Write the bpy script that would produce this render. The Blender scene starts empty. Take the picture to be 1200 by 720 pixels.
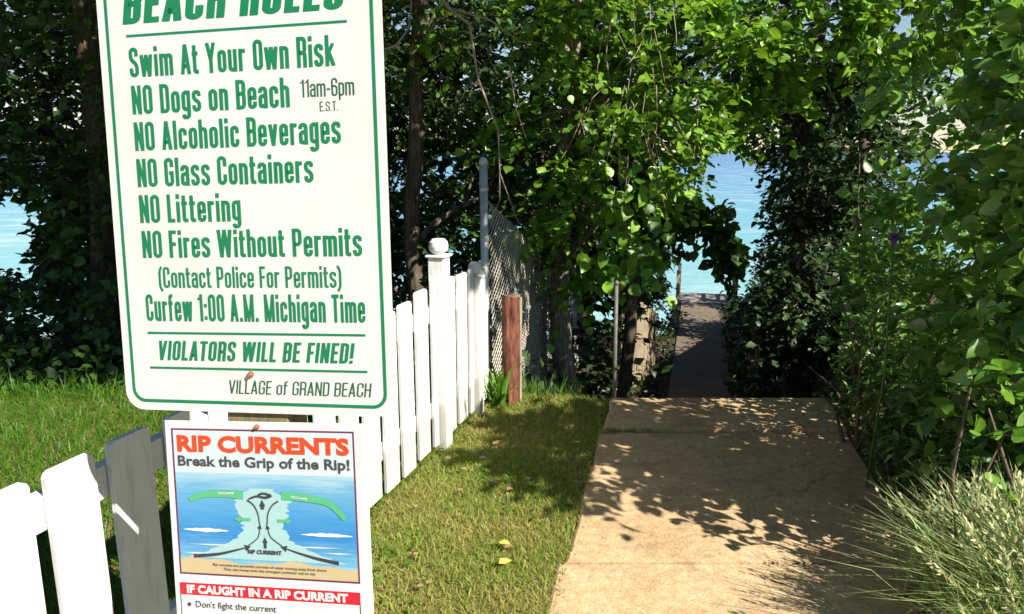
import bpy, math, random
import numpy as np
from mathutils import Vector, Matrix

C = bpy.context.scene.collection
scene = bpy.context.scene
R = math.radians
rng = np.random.default_rng(11)
random.seed(5)

# ------------------------------------------------------------------ camera, sky, sun, exposure
CAM_H = 1.6
PITCH = math.atan(182 / 870)
cam_data = bpy.data.cameras.new('camera')
cam = bpy.data.objects.new('camera', cam_data)
C.objects.link(cam)
cam.location = (0, 0, CAM_H)
cam.rotation_euler = (math.pi / 2 - PITCH, 0, 0)
cam_data.sensor_width = 36
cam_data.lens = 870 / 1200 * 36
cam_data.clip_start = 0.05
cam_data.clip_end = 20000
scene.camera = cam

SUN_EL = R(40)
SUN_H = Vector((0.77, -0.64, 0)).normalized()            # horizontal direction towards the sun
SUN_DIR = Vector((SUN_H.x * math.cos(SUN_EL), SUN_H.y * math.cos(SUN_EL), math.sin(SUN_EL)))
world = bpy.data.worlds.new('World')
scene.world = world
world.use_nodes = True
wn = world.node_tree.nodes
bg = wn['Background']
sky = wn.new('ShaderNodeTexSky')
sky.sky_type = 'NISHITA'
sky.sun_disc = False
sky.sun_elevation = SUN_EL
sky.sun_rotation = math.atan2(SUN_H.x, SUN_H.y)
sky.air_density = 1.0
sky.dust_density = 0.0
sky.ozone_density = 1.0
world.node_tree.links.new(sky.outputs[0], bg.inputs[0])
bg.inputs[1].default_value = 0.05

sun_data = bpy.data.lights.new('sun', 'SUN')
sun_data.energy = 5.0
sun_data.angle = R(0.5)
sun_data.color = (1.0, 0.93, 0.82)
sun = bpy.data.objects.new('sun', sun_data)
sun.rotation_euler = (-SUN_DIR).to_track_quat('-Z', 'Y').to_euler()
sun.location = (8, -8, 12)
C.objects.link(sun)

scene.view_settings.view_transform = 'Standard'
scene.view_settings.look = 'None'
scene.view_settings.gamma = 1
scene.view_settings.use_curve_mapping = False
scene.view_settings.exposure = 1.3
scene.render.engine = 'CYCLES'
scene.cycles.max_bounces = 5
scene.cycles.diffuse_bounces = 2
scene.cycles.transmission_bounces = 3
scene.cycles.transparent_max_bounces = 6
scene.cycles.use_denoising = True
scene.cycles.caustics_reflective = False
scene.cycles.caustics_refractive = False


# ------------------------------------------------------------------ helpers
def setp(o, label=None, cat=None, group=None, kind=None):
    if label: o['label'] = label
    if cat: o['category'] = cat
    if group: o['group'] = group
    if kind: o['kind'] = kind
    return o


def empty(name, loc=(0, 0, 0), rz=0.0, **k):
    o = bpy.data.objects.new(name, None)
    C.objects.link(o)
    o.location = loc
    o.rotation_euler = (0, 0, rz)
    o.empty_display_size = 0.1
    return setp(o, **k)


def obj_from(name, verts, faces, mat, parent=None, smooth=False):
    me = bpy.data.meshes.new(name)
    verts = np.asarray(verts, dtype=np.float32)
    if isinstance(faces, np.ndarray):
        n, k = faces.shape
        me.vertices.add(len(verts))
        me.vertices.foreach_set('co', verts.ravel())
        me.loops.add(n * k)
        me.loops.foreach_set('vertex_index', faces.astype(np.int32).ravel())
        me.polygons.add(n)
        me.polygons.foreach_set('loop_start', np.arange(0, n * k, k, dtype=np.int32))
        me.polygons.foreach_set('loop_total', np.full(n, k, dtype=np.int32))
        me.update(calc_edges=True)
    else:
        me.from_pydata([tuple(v) for v in verts.tolist()], [], faces)
    if smooth:
        me.polygons.foreach_set('use_smooth', np.ones(len(me.polygons), dtype=bool))
    me.materials.append(mat)
    me.update()
    o = bpy.data.objects.new(name, me)
    C.objects.link(o)
    if parent: o.parent = parent
    return o


class MB:
    """collects shapes that become one mesh"""
    def __init__(self):
        self.v, self.f = [], []

    def add(self, vs, fs):
        b = len(self.v)
        self.v += [tuple(p) for p in vs]
        self.f += [tuple(i + b for i in f) for f in fs]
        return self

    def box(self, x0, x1, y0, y1, z0, z1):
        vs = [(x, y, z) for z in (z0, z1) for x, y in ((x0, y0), (x1, y0), (x1, y1), (x0, y1))]
        fs = [(3, 2, 1, 0), (4, 5, 6, 7)] + [(i, (i + 1) % 4, (i + 1) % 4 + 4, i + 4) for i in range(4)]
        return self.add(vs, fs)

    def tube(self, pts, rad, sides=8, caps=True):
        pts = [Vector(p) for p in pts]
        if not hasattr(rad, '__len__'): rad = [rad] * len(pts)
        up = Vector((0.13, 0.31, 0.94))
        vs, fs = [], []
        n = len(pts)
        for i, p in enumerate(pts):
            d = (pts[min(i + 1, n - 1)] - pts[max(i - 1, 0)]).normalized()
            a = d.cross(up)
            if a.length < 0.05: a = d.cross(Vector((1, 0, 0)))
            a.normalize()
            b = d.cross(a)
            for k in range(sides):
                t = 2 * math.pi * k / sides
                vs.append(p + (a * math.cos(t) + b * math.sin(t)) * rad[i])
        for i in range(n - 1):
            for k in range(sides):
                k2 = (k + 1) % sides
                fs.append((i * sides + k, i * sides + k2, (i + 1) * sides + k2, (i + 1) * sides + k))
        if caps:
            fs.append(tuple(range(sides))[::-1])
            fs.append(tuple((n - 1) * sides + k for k in range(sides)))
        return self.add(vs, fs)

    def lathe(self, prof, cx=0, cy=0, sides=16):
        vs, fs = [], []
        for r, z in prof:
            for k in range(sides):
                t = 2 * math.pi * k / sides
                vs.append((cx + r * math.cos(t), cy + r * math.sin(t), z))
        n = len(prof)
        for i in range(n - 1):
            for k in range(sides):
                k2 = (k + 1) % sides
                fs.append((i * sides + k, i * sides + k2, (i + 1) * sides + k2, (i + 1) * sides + k))
        fs.append(tuple(range(sides))[::-1])
        fs.append(tuple((n - 1) * sides + k for k in range(sides)))
        return self.add(vs, fs)

    def plate(self, outline, y0, y1):
        """outline in x,z; thickness from y0 (front) to y1 (back)"""
        n = len(outline)
        vs = [(x, y0, z) for x, z in outline] + [(x, y1, z) for x, z in outline]
        fs = [tuple(range(n)), tuple(range(n, 2 * n))[::-1]]
        fs += [(i, i + n, (i + 1) % n + n, (i + 1) % n) for i in range(n)]
        return self.add(vs, fs)

    def build(self, name, mat, parent=None, smooth=False, bevel=0.0):
        o = obj_from(name, self.v, self.f, mat, parent, smooth)
        if bevel:
            m = o.modifiers.new('bevel', 'BEVEL')
            m.width = bevel
            m.segments = 2
            m.limit_method = 'ANGLE'
            m.angle_limit = R(40)
        return o


def rrect(w, z0, z1, r, n=8, x0=None):
    """rounded rectangle outline, counter-clockwise seen from -y"""
    xa, xb = (-w / 2, w / 2) if x0 is None else (x0, x0 + w)
    out = []
    for cx, cz, a0 in ((xb - r, z0 + r, -90), (xb - r, z1 - r, 0), (xa + r, z1 - r, 90), (xa + r, z0 + r, 180)):
        for i in range(n + 1):
            a = R(a0 + 90 * i / n)
            out.append((cx + r * math.cos(a), cz + r * math.sin(a)))
    return out


# ------------------------------------------------------------------ materials
def new_mat(name):
    m = bpy.data.materials.new(name)
    m.use_nodes = True
    nt = m.node_tree
    return m, nt, nt.nodes['Principled BSDF']


def node(nt, kind, **k):
    n = nt.nodes.new(kind)
    for a, v in k.items(): setattr(n, a, v)
    return n


def ramp(nt, src, stops):
    r = node(nt, 'ShaderNodeValToRGB')
    while len(r.color_ramp.elements) < len(stops): r.color_ramp.elements.new(0.5)
    for e, (p, c) in zip(r.color_ramp.elements, stops):
        e.position = p
        e.color = (*c, 1)
    nt.links.new(src, r.inputs[0])
    return r.outputs[0]


def noise(nt, scale, detail=4, rough=0.6, coord='Object', stretch=None):
    tc = node(nt, 'ShaderNodeTexCoord')
    n = node(nt, 'ShaderNodeTexNoise')
    n.inputs['Scale'].default_value = scale
    n.inputs['Detail'].default_value = detail
    n.inputs['Roughness'].default_value = rough
    src = tc.outputs[coord]
    if stretch:
        mp = node(nt, 'ShaderNodeMapping')
        mp.inputs['Scale'].default_value = stretch
        nt.links.new(src, mp.inputs[0])
        src = mp.outputs[0]
    nt.links.new(src, n.inputs['Vector'])
    return n.outputs[0]


def mix(nt, fac, a, b, mode='MIX'):
    m = node(nt, 'ShaderNodeMix', data_type='RGBA', blend_type=mode)
    for s, v in ((m.inputs[0], fac), (m.inputs[6], a), (m.inputs[7], b)):
        if isinstance(v, (int, float)): s.default_value = v
        elif isinstance(v, tuple): s.default_value = (*v, 1)
        else: nt.links.new(v, s)
    return m.outputs[2]


def bump(nt, bs, h, strength, dist):
    b = node(nt, 'ShaderNodeBump')
    b.inputs['Strength'].default_value = strength
    b.inputs['Distance'].default_value = dist
    nt.links.new(h, b.inputs['Height'])
    nt.links.new(b.outputs[0], bs.inputs['Normal'])


def simple(name, stops, scale=20, rough=0.6, spec=0.3, bumps=0.0, bdist=0.003, stretch=None, metal=0.0):
    m, nt, bs = new_mat(name)
    n = noise(nt, scale, 6, 0.65, stretch=stretch)
    k = len(stops)
    c = ramp(nt, n, [(0.3 + 0.4 * i / max(1, k - 1), s) for i, s in enumerate(stops)])
    nt.links.new(c, bs.inputs['Base Color'])
    bs.inputs['Roughness'].default_value = rough
    bs.inputs['Specular IOR Level'].default_value = spec
    bs.inputs['Metallic'].default_value = metal
    if bumps: bump(nt, bs, n, bumps, bdist)
    return m


def flat(name, c, rough=0.5, spec=0.3):
    """printed ink: nearly even, faded a little unevenly"""
    d = tuple(min(1, x * 0.93 + 0.01) for x in c)
    return simple(name, [c, d], 9, rough, spec)


def leaf_mat(name, cols, trans=0.35, tcol=(0.16, 0.30, 0.03), rough=0.45, spec=0.35, patch=None):
    """leaf colours differ from leaf to leaf; light passes through the blades"""
    m, nt, bs = new_mat(name)
    g = node(nt, 'ShaderNodeNewGeometry')
    k = len(cols)
    c = ramp(nt, g.outputs['Random Per Island'], [(i / max(1, k - 1), s) for i, s in enumerate(cols)])
    if patch:
        n = noise(nt, patch[0], 3, 0.6)
        f = ramp(nt, n, [(0.42, (0, 0, 0)), (0.62, (1, 1, 1))])
        c = mix(nt, f, c, patch[1])
    nt.links.new(c, bs.inputs['Base Color'])
    bs.inputs['Roughness'].default_value = rough
    bs.inputs['Specular IOR Level'].default_value = spec
    t = node(nt, 'ShaderNodeBsdfTranslucent')
    t.inputs['Color'].default_value = (*tcol, 1)
    ms = node(nt, 'ShaderNodeMixShader')
    ms.inputs[0].default_value = trans
    nt.links.new(bs.outputs[0], ms.inputs[1])
    nt.links.new(t.outputs[0], ms.inputs[2])
    nt.links.new(ms.outputs[0], nt.nodes['Material Output'].inputs['Surface'])
    return m


M = {}
M['white_paint'] = simple('white_paint', [(0.60, 0.58, 0.53), (0.72, 0.71, 0.69), (0.76, 0.75, 0.73)], 7, 0.55, 0.3, 0.15, 0.002)
def fence_paint():
    m, nt, bs = new_mat('weathered_white_paint')
    tc = node(nt, 'ShaderNodeTexCoord'); sp = node(nt, 'ShaderNodeSeparateXYZ')
    nt.links.new(tc.outputs['Object'], sp.inputs[0])
    n1 = noise(nt, 9, 6, 0.7, stretch=(5, 5, .7)); n2 = noise(nt, 5, 5, .7)
    a = node(nt, 'ShaderNodeMath', operation='MULTIPLY_ADD'); nt.links.new(n2, a.inputs[0]); a.inputs[1].default_value = -.45
    nt.links.new(sp.outputs[2], a.inputs[2])
    f = ramp(nt, a.outputs[0], [(0.0, (.45, .45, .45)), (0.09, (0, 0, 0))])
    c = ramp(nt, n1, [(0.3, (0.52, 0.51, 0.48)), (0.5, (0.66, 0.655, 0.64)), (0.8, (0.72, 0.715, 0.70))])
    c = mix(nt, f, c, (0.20, 0.19, 0.12))
    nt.links.new(c, bs.inputs['Base Color'])
    bs.inputs['Roughness'].default_value = 0.6
    bs.inputs['Specular IOR Level'].default_value = 0.25
    bump(nt, bs, n1, 0.35, 0.003)
    return m


M['white_paint'] = fence_paint()
M['fence_cap'] = M['white_paint']
M['sign_white'] = simple('sign_white', [(0.465, 0.462, 0.45), (0.53, 0.53, 0.525), (0.54, 0.54, 0.535)], 2.2, 0.35, 0.4, 0, 0, (2.2, 1, .6))
M['sign_green'] = flat('sign_green', (0.004, 0.150, 0.062), 0.4)
M['dark_green_ink'] = flat('dark_green_ink', (0.012, 0.085, 0.05), 0.4)
M['post_wood'] = simple('post_wood', [(0.10, 0.08, 0.04), (0.17, 0.14, 0.07), (0.24, 0.19, 0.10)], 14, 0.8, 0.2, 0.4, 0.004, (6, 6, 0.6))
M['rust'] = simple('rust', [(0.20, 0.07, 0.03), (0.32, 0.14, 0.07)], 60, 0.7, 0.3)
M['galv'] = simple('galvanised_metal', [(0.30, 0.32, 0.34), (0.42, 0.44, 0.46), (0.50, 0.52, 0.54)], 25, 0.45, 0.5, metal=0.35)
M['wire'] = simple('old_wire', [(0.34, 0.31, 0.26), (0.55, 0.52, 0.46)], 30, 0.55, 0.4, metal=0.3)
M['log'] = simple('stained_log', [(0.035, 0.012, 0.008), (0.12, 0.042, 0.026), (0.22, 0.095, 0.06)], 12, 0.75, 0.25, 0.7, 0.012, (4, 4, 0.7))
M['log_end'] = simple('log_end_grain', [(0.16, 0.09, 0.05), (0.26, 0.17, 0.10)], 30, 0.85)
M['bark'] = simple('bark', [(0.035, 0.028, 0.020), (0.09, 0.07, 0.05), (0.17, 0.14, 0.10)], 10, 0.9, 0.15, 0.9, 0.02, (3, 3, 0.6))
M['pale_bark'] = simple('pale_bark', [(0.07, 0.06, 0.045), (0.20, 0.175, 0.14), (0.34, 0.31, 0.27)], 14, 0.9, 0.15, 0.9, 0.02, (3, 3, 0.6))
M['twig'] = simple('twig_bark', [(0.05, 0.04, 0.03), (0.13, 0.10, 0.07)], 15, 0.85, 0.15)
M['dead_twig'] = simple('dead_twig', [(0.22, 0.17, 0.12), (0.38, 0.31, 0.24)], 15, 0.85, 0.15)
M['old_board'] = simple('old_board', [(0.20, 0.16, 0.11), (0.34, 0.28, 0.20), (0.42, 0.36, 0.26)], 8, 0.8, 0.2, 0.3, 0.003, (5, 5, 0.6))
M['deck_wood'] = simple('deck_wood', [(0.16, 0.14, 0.12), (0.26, 0.24, 0.21)], 8, 0.8, 0.2, 0.2, 0.003)
M['dark_timber'] = simple('dark_timber', [(0.05, 0.035, 0.025), (0.10, 0.07, 0.05)], 8, 0.85, 0.2, 0.4, 0.004, (5, 5, 0.6))

M['wood_leaf'] = leaf_mat('shaded_woodland_leaf', [(0.020, 0.045, 0.010), (0.035, 0.085, 0.015), (0.055, 0.12, 0.022)], 0.22, (0.07, 0.15, 0.015))  # green darkened to carry part of the wood's shade
M['bright_leaf'] = leaf_mat('bright_leaf', [(0.03, 0.085, 0.008), (0.09, 0.20, 0.016), (0.21, 0.38, 0.04)], 0.27, (0.28, 0.50, 0.03), 0.4, 0.4)  # wide dark-to-bright range paints lit and shaded leaves into the colour
M['shade_leaf'] = leaf_mat('shade_leaf', [(0.016, 0.034, 0.010), (0.030, 0.065, 0.014)], 0.15, (0.05, 0.10, 0.012))  # deep shade put into the leaf colour
M['lilac_leaf'] = leaf_mat('shrub_leaf', [(0.022, 0.065, 0.014), (0.075, 0.17, 0.032), (0.18, 0.31, 0.075)], 0.33, (0.25, 0.48, 0.05), 0.32, 0.6)
M['willow_leaf'] = leaf_mat('narrow_leaf', [(0.03, 0.075, 0.016), (0.075, 0.16, 0.03), (0.15, 0.26, 0.055)], 0.3, (0.15, 0.3, 0.03))
M['fresh_leaf'] = leaf_mat('fresh_leaf', [(0.09, 0.22, 0.025), (0.14, 0.30, 0.04)], 0.4, (0.2, 0.4, 0.04), 0.6, 0.15)
M['lawn'] = leaf_mat('lawn_blade', [(0.09, 0.16, 0.015), (0.15, 0.24, 0.028), (0.22, 0.30, 0.045), (0.40, 0.34, 0.13)], 0.4, (0.32, 0.42, 0.06), 0.5, 0.25, (1.6, (0.33, 0.28, 0.09)))
M['lush'] = leaf_mat('long_lawn_blade', [(0.035, 0.095, 0.008), (0.065, 0.155, 0.012), (0.10, 0.20, 0.018)], 0.4, (0.17, 0.36, 0.025), 0.45, 0.3)
M['reed'] = leaf_mat('ornamental_grass_blade', [(0.22, 0.36, 0.10), (0.36, 0.50, 0.18), (0.52, 0.60, 0.30), (0.50, 0.45, 0.26)], 0.42, (0.42, 0.58, 0.16), 0.5, 0.3)
M['seed'] = leaf_mat('seed_head', [(0.34, 0.37, 0.18), (0.52, 0.52, 0.30)], 0.3, (0.4, 0.42, 0.2), 0.6, 0.2)
M['iris'] = leaf_mat('iris_petal', [(0.13, 0.05, 0.30), (0.20, 0.09, 0.42)], 0.3, (0.2, 0.08, 0.45))
M['yellow_leaf'] = leaf_mat('yellow_leaf', [(0.55, 0.48, 0.08), (0.6, 0.52, 0.1)], 0.1, (0.4, 0.35, 0.05))
M['brown_leaf'] = leaf_mat('brown_leaf', [(0.18, 0.10, 0.05), (0.30, 0.20, 0.11)], 0.05, (0.2, 0.1, 0.03))


def ground_mat():
    m, nt, bs = new_mat('ground')
    tc = node(nt, 'ShaderNodeTexCoord')
    sp = node(nt, 'ShaderNodeSeparateXYZ')
    nt.links.new(tc.outputs['Object'], sp.inputs[0])
    n1 = noise(nt, 1.5, 5)
    n2 = noise(nt, 40, 5)
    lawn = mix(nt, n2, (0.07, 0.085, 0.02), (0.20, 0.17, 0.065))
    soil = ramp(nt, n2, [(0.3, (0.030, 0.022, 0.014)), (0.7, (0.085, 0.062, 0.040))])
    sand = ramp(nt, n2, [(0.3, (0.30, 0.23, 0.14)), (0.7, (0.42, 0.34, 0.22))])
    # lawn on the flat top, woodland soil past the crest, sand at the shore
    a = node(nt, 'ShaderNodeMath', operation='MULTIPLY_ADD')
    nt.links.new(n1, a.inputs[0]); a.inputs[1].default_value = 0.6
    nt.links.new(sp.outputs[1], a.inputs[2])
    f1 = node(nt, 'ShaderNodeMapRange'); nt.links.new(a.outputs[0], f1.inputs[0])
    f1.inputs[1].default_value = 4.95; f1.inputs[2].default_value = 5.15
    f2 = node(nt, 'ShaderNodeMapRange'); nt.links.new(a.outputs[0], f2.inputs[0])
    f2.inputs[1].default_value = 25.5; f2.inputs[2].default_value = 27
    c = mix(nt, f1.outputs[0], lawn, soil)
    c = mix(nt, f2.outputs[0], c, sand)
    nt.links.new(c, bs.inputs['Base Color'])
    bs.inputs['Roughness'].default_value = 0.95
    bs.inputs['Specular IOR Level'].default_value = 0.1
    bump(nt, bs, n2, 0.6, 0.02)
    return m


def concrete_mat(name, base, warm, stain=(0.36, 0.17, 0.07)):
    m, nt, bs = new_mat(name)
    big = noise(nt, 1.3, 6, 0.7)
    mid = noise(nt, 22, 6, 0.75)
    fine = noise(nt, 130, 3, 0.8)
    st = noise(nt, 0.9, 5, 0.7, stretch=(1.6, .8, 1))
    c = mix(nt, ramp(nt, big, [(0.38, (0, 0, 0)), (0.66, (1, 1, 1))]), base, warm)
    c = mix(nt, ramp(nt, st, [(0.52, (0, 0, 0)), (0.78, (.45, .45, .45))]), c, stain)
    grime = noise(nt, 3.1, 8, 0.78)
    c = mix(nt, ramp(nt, grime, [(0.50, (0, 0, 0)), (0.72, (.62, .62, .62))]), c, (0.13, 0.10, 0.065))
    tc = node(nt, 'ShaderNodeTexCoord')
    dn = node(nt, 'ShaderNodeTexNoise'); dn.inputs['Scale'].default_value = 5
    nt.links.new(tc.outputs['Object'], dn.inputs['Vector'])
    va = node(nt, 'ShaderNodeMix', data_type='VECTOR'); va.inputs[0].default_value = 0.10
    nt.links.new(tc.outputs['Object'], va.inputs[4]); nt.links.new(dn.outputs['Color'], va.inputs[5])
    vo = node(nt, 'ShaderNodeTexVoronoi', feature='DISTANCE_TO_EDGE'); vo.inputs['Scale'].default_value = 0.85
    nt.links.new(va.outputs[1], vo.inputs['Vector'])
    c = mix(nt, ramp(nt, vo.outputs['Distance'], [(0.0, (.45, .45, .45)), (0.0035, (0, 0, 0))]), c, (0.06, 0.045, 0.03))
    c = mix(nt, 0.75, c, ramp(nt, mid, [(0.3, (0.32, 0.31, 0.30)), (0.7, (0.62, 0.62, 0.62))]), 'OVERLAY')
    c = mix(nt, 0.85, c, ramp(nt, fine, [(0.32, (0.28, 0.27, 0.25)), (0.5, (0.5, 0.5, 0.5)), (0.72, (0.72, 0.72, 0.70))]), 'OVERLAY')
    nt.links.new(c, bs.inputs['Base Color'])
    bs.inputs['Roughness'].default_value = 0.9
    bs.inputs['Specular IOR Level'].default_value = 0.2
    h = mix(nt, 0.6, mid, fine)
    bump(nt, bs, h, 0.55, 0.005)
    return m


def water_mat():
    m, nt, bs = new_mat('lake_water')
    tc = node(nt, 'ShaderNodeTexCoord')
    sp = node(nt, 'ShaderNodeSeparateXYZ')
    nt.links.new(tc.outputs['Object'], sp.inputs[0])
    lg = node(nt, 'ShaderNodeMath', operation='LOGARITHM')
    nt.links.new(sp.outputs[1], lg.inputs[0]); lg.inputs[1].default_value = 10
    mr = node(nt, 'ShaderNodeMapRange'); nt.links.new(lg.outputs[0], mr.inputs[0])
    mr.inputs[1].default_value = 1.4; mr.inputs[2].default_value = 2.9
    c = ramp(nt, mr.outputs[0], [(0.0, (0.27, 0.42, 0.40)), (0.3, (0.13, 0.34, 0.40)), (0.6, (0.07, 0.23, 0.39)), (1.0, (0.04, 0.14, 0.34))])
    w = noise(nt, 0.35, 5, 0.6, stretch=(0.35, 1.0, 1.0))
    c = mix(nt, ramp(nt, w, [(0.52, (0, 0, 0)), (0.72, (1, 1, 1))]), c, (0.34, 0.48, 0.50))
    nt.links.new(c, bs.inputs['Base Color'])
    bs.inputs['Roughness'].default_value = 0.25
    bs.inputs['Specular IOR Level'].default_value = 0.35
    w2 = noise(nt, 0.9, 6, 0.6, stretch=(0.4, 1.0, 1.0))
    bump(nt, bs, w2, 0.7, 0.5)
    return m


M['ground'] = ground_mat()
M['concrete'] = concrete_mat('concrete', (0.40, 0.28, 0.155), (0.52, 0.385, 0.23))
M['shaded_concrete'] = concrete_mat('shade_darkened_concrete', (0.13, 0.105, 0.078), (0.17, 0.14, 0.105), (0.12, 0.085, 0.055))  # shade on the lower path put into a darker concrete colour
M['water'] = water_mat()

# ------------------------------------------------------------------ terrain
def path_c(y):      # centre line of the path
    y = np.asarray(y, float)
    return 0.855 + 0.215 * (y - 2.35) + 0.038 * np.maximum(0, y - 4.64)


PY = [-80, 4.62, 9.6, 24.3, 28, 40, 90]
PZ = [0, 0, -3.3, -3.3, -7.4, -8.5, -9]


def path_z(y): return np.interp(y, PY, PZ)


def left_z(y): return np.interp(y, [-80, 4.7, 5.5, 7, 10, 13, 15, 16, 20, 27, 40, 90], [0, 0, -.22, -.8, -1.15, -1.7, -2.25, -2.7, -3.4, -7.2, -8.5, -9])


def right_z(y): return np.interp(y, [-80, 4.7, 8, 12, 15, 18, 24, 30, 40, 90], [0, 0, -.15, -.35, -1.0, -2.0, -3.4, -7.2, -8.5, -9])


def gz(x, y):
    x = np.asarray(x, float); y = np.asarray(y, float)
    c = x - path_c(y)
    a = np.abs(c)
    near = np.clip((4.9 - y) / .3, 0, 1)
    t = np.clip((a - (0.78 - .20 * near)) / (0.75 - .66 * near), 0, 1)
    t = t * t * (3 - 2 * t)
    bank = np.where(c < 0, left_z(y), right_z(y))
    rough = 0.05 * np.sin(x * 1.7 + 0.4 * y) * np.sin(y * 1.3 + x) * np.clip((y - 5.2) / 2, 0, 1)
    return path_z(y) - 0.035 + t * (bank + rough - path_z(y) + 0.035)


gx = np.unique(np.concatenate([np.linspace(-120, -14, 14), np.linspace(-14, -3, 34), np.linspace(-3, 8, 90), np.linspace(8, 18, 25), np.linspace(18, 120, 14)]))
gy = np.unique(np.concatenate([np.linspace(-120, -6, 14), np.linspace(-6, 3.5, 16), np.linspace(3.5, 13, 96), np.linspace(13, 30, 60), np.linspace(30, 90, 10)]))
XX, YY = np.meshgrid(gx, gy)
ZZ = gz(XX, YY)
nx, ny = len(gx), len(gy)
ii = (np.arange(ny - 1)[:, None] * nx + np.arange(nx - 1)[None, :]).ravel()
quads = np.stack([ii, ii + 1, ii + nx + 1, ii + nx], 1)
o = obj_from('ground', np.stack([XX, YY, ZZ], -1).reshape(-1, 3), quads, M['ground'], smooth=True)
setp(o, kind='structure')

o = obj_from('lake_water', [(-9000, 22, -7), (9000, 22, -7), (9000, 12000, -7), (-9000, 12000, -7)], [(0, 1, 2, 3)], M['water'])
setp(o, kind='structure')


# path: three upper slabs with joints, then the ramp and the lower path
def slab(name, y0, y1, wl, wr, top, mat, skew=0.0):
    n = 14
    vs = []
    ys = np.linspace(y0, y1, n)
    for y in ys:
        c = float(path_c(y)); z = float(path_z(y)) + top
        l = c - wl + 0.006 * math.sin(y * 9.1) + 0.003 * math.sin(y * 23 + 1)
        r = c + wr
        sk = skew * (y - y0)
        for x, zz in ((l, z - 0.12), (l + 0.004, z - 0.008), (l + 0.016, z), (r - 0.016, z + 0.0), (r - 0.004, z - 0.008), (r, z - 0.12)):
            vs.append((x + sk, y, zz))
    fs = []
    for i in range(n - 1):
        for k in range(5):
            a = i * 6 + k
            fs.append((a, a + 1, a + 7, a + 6))
    fs += [tuple(range(6)), tuple((n - 1) * 6 + k for k in range(6))[::-1]]
    return setp(obj_from(name, vs, fs, mat), kind='structure')


slab('path', 2.665, 4.05, 0.715, 0.715, 0.012, M['concrete'])
slab('path.001', -3.0, 2.652, 0.74, 0.72, 0.010, M['concrete'])
slab('path.002', 4.062, 4.64, 0.70, 0.72, 0.034, M['concrete'])
slab('lower_path', 4.66, 24.0, 0.66, 0.66, 0.0, M['shaded_concrete'])


# ------------------------------------------------------------------ lettering
def text_curve(body, cap, width=None, weight=0.0, shear=0.0, track=1.0, align='LEFT', hscale=None):
    """flat lettering outline: cap height and total width in metres, x from 0"""
    cu = bpy.data.curves.new('lettering', 'FONT')
    cu.body = body
    cu.size = 1.0
    cu.space_character = track
    cu.shear = shear
    cu.resolution_u = 3
    ob = bpy.data.objects.new('lettering', cu)
    C.objects.link(ob)
    dg = bpy.context.evaluated_depsgraph_get()
    dg.update()
    cc = ob.to_curve(dg).copy()
    ob.to_curve_clear()
    pts = [p.co for s in cc.splines for p in s.bezier_points]
    x0 = min(p[0] for p in pts); x1 = max(p[0] for p in pts)
    sy = cap / 0.729
    sx = (width - 2 * weight) / (x1 - x0) if width else sy * (hscale or 1)
    mat = Matrix.Translation((weight, 0, 0)) @ Matrix.Diagonal((sx, sy, 1, 1)) @ Matrix.Translation((-x0, 0, 0))
    cc.transform(mat)
    cc.dimensions = '2D'
    cc.fill_mode = 'BOTH'
    cc.offset = weight
    cc.resolution_u = 3
    o2 = bpy.data.objects.new('lettering', cc)
    C.objects.link(o2)
    dg = bpy.context.evaluated_depsgraph_get()
    dg.update()
    me = bpy.data.meshes.new_from_object(o2.evaluated_get(dg))
    vs = np.array([v.co[:] for v in me.vertices])
    fs = [tuple(p.vertices) for p in me.polygons]
    bpy.data.objects.remove(o2); bpy.data.objects.remove(ob)
    bpy.data.meshes.remove(me); bpy.data.curves.remove(cu); bpy.data.curves.remove(cc)
    return vs, fs


def put_text(mb, body, u0, v, cap, width, y, weight, shear=0.0, slope=0.0, track=1.0):
    vs, fs = text_curve(body, cap, width, weight, shear, track)
    mb.add([(u0 + p[0], y, v + p[1] + slope * p[0]) for p in vs], fs)


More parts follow.
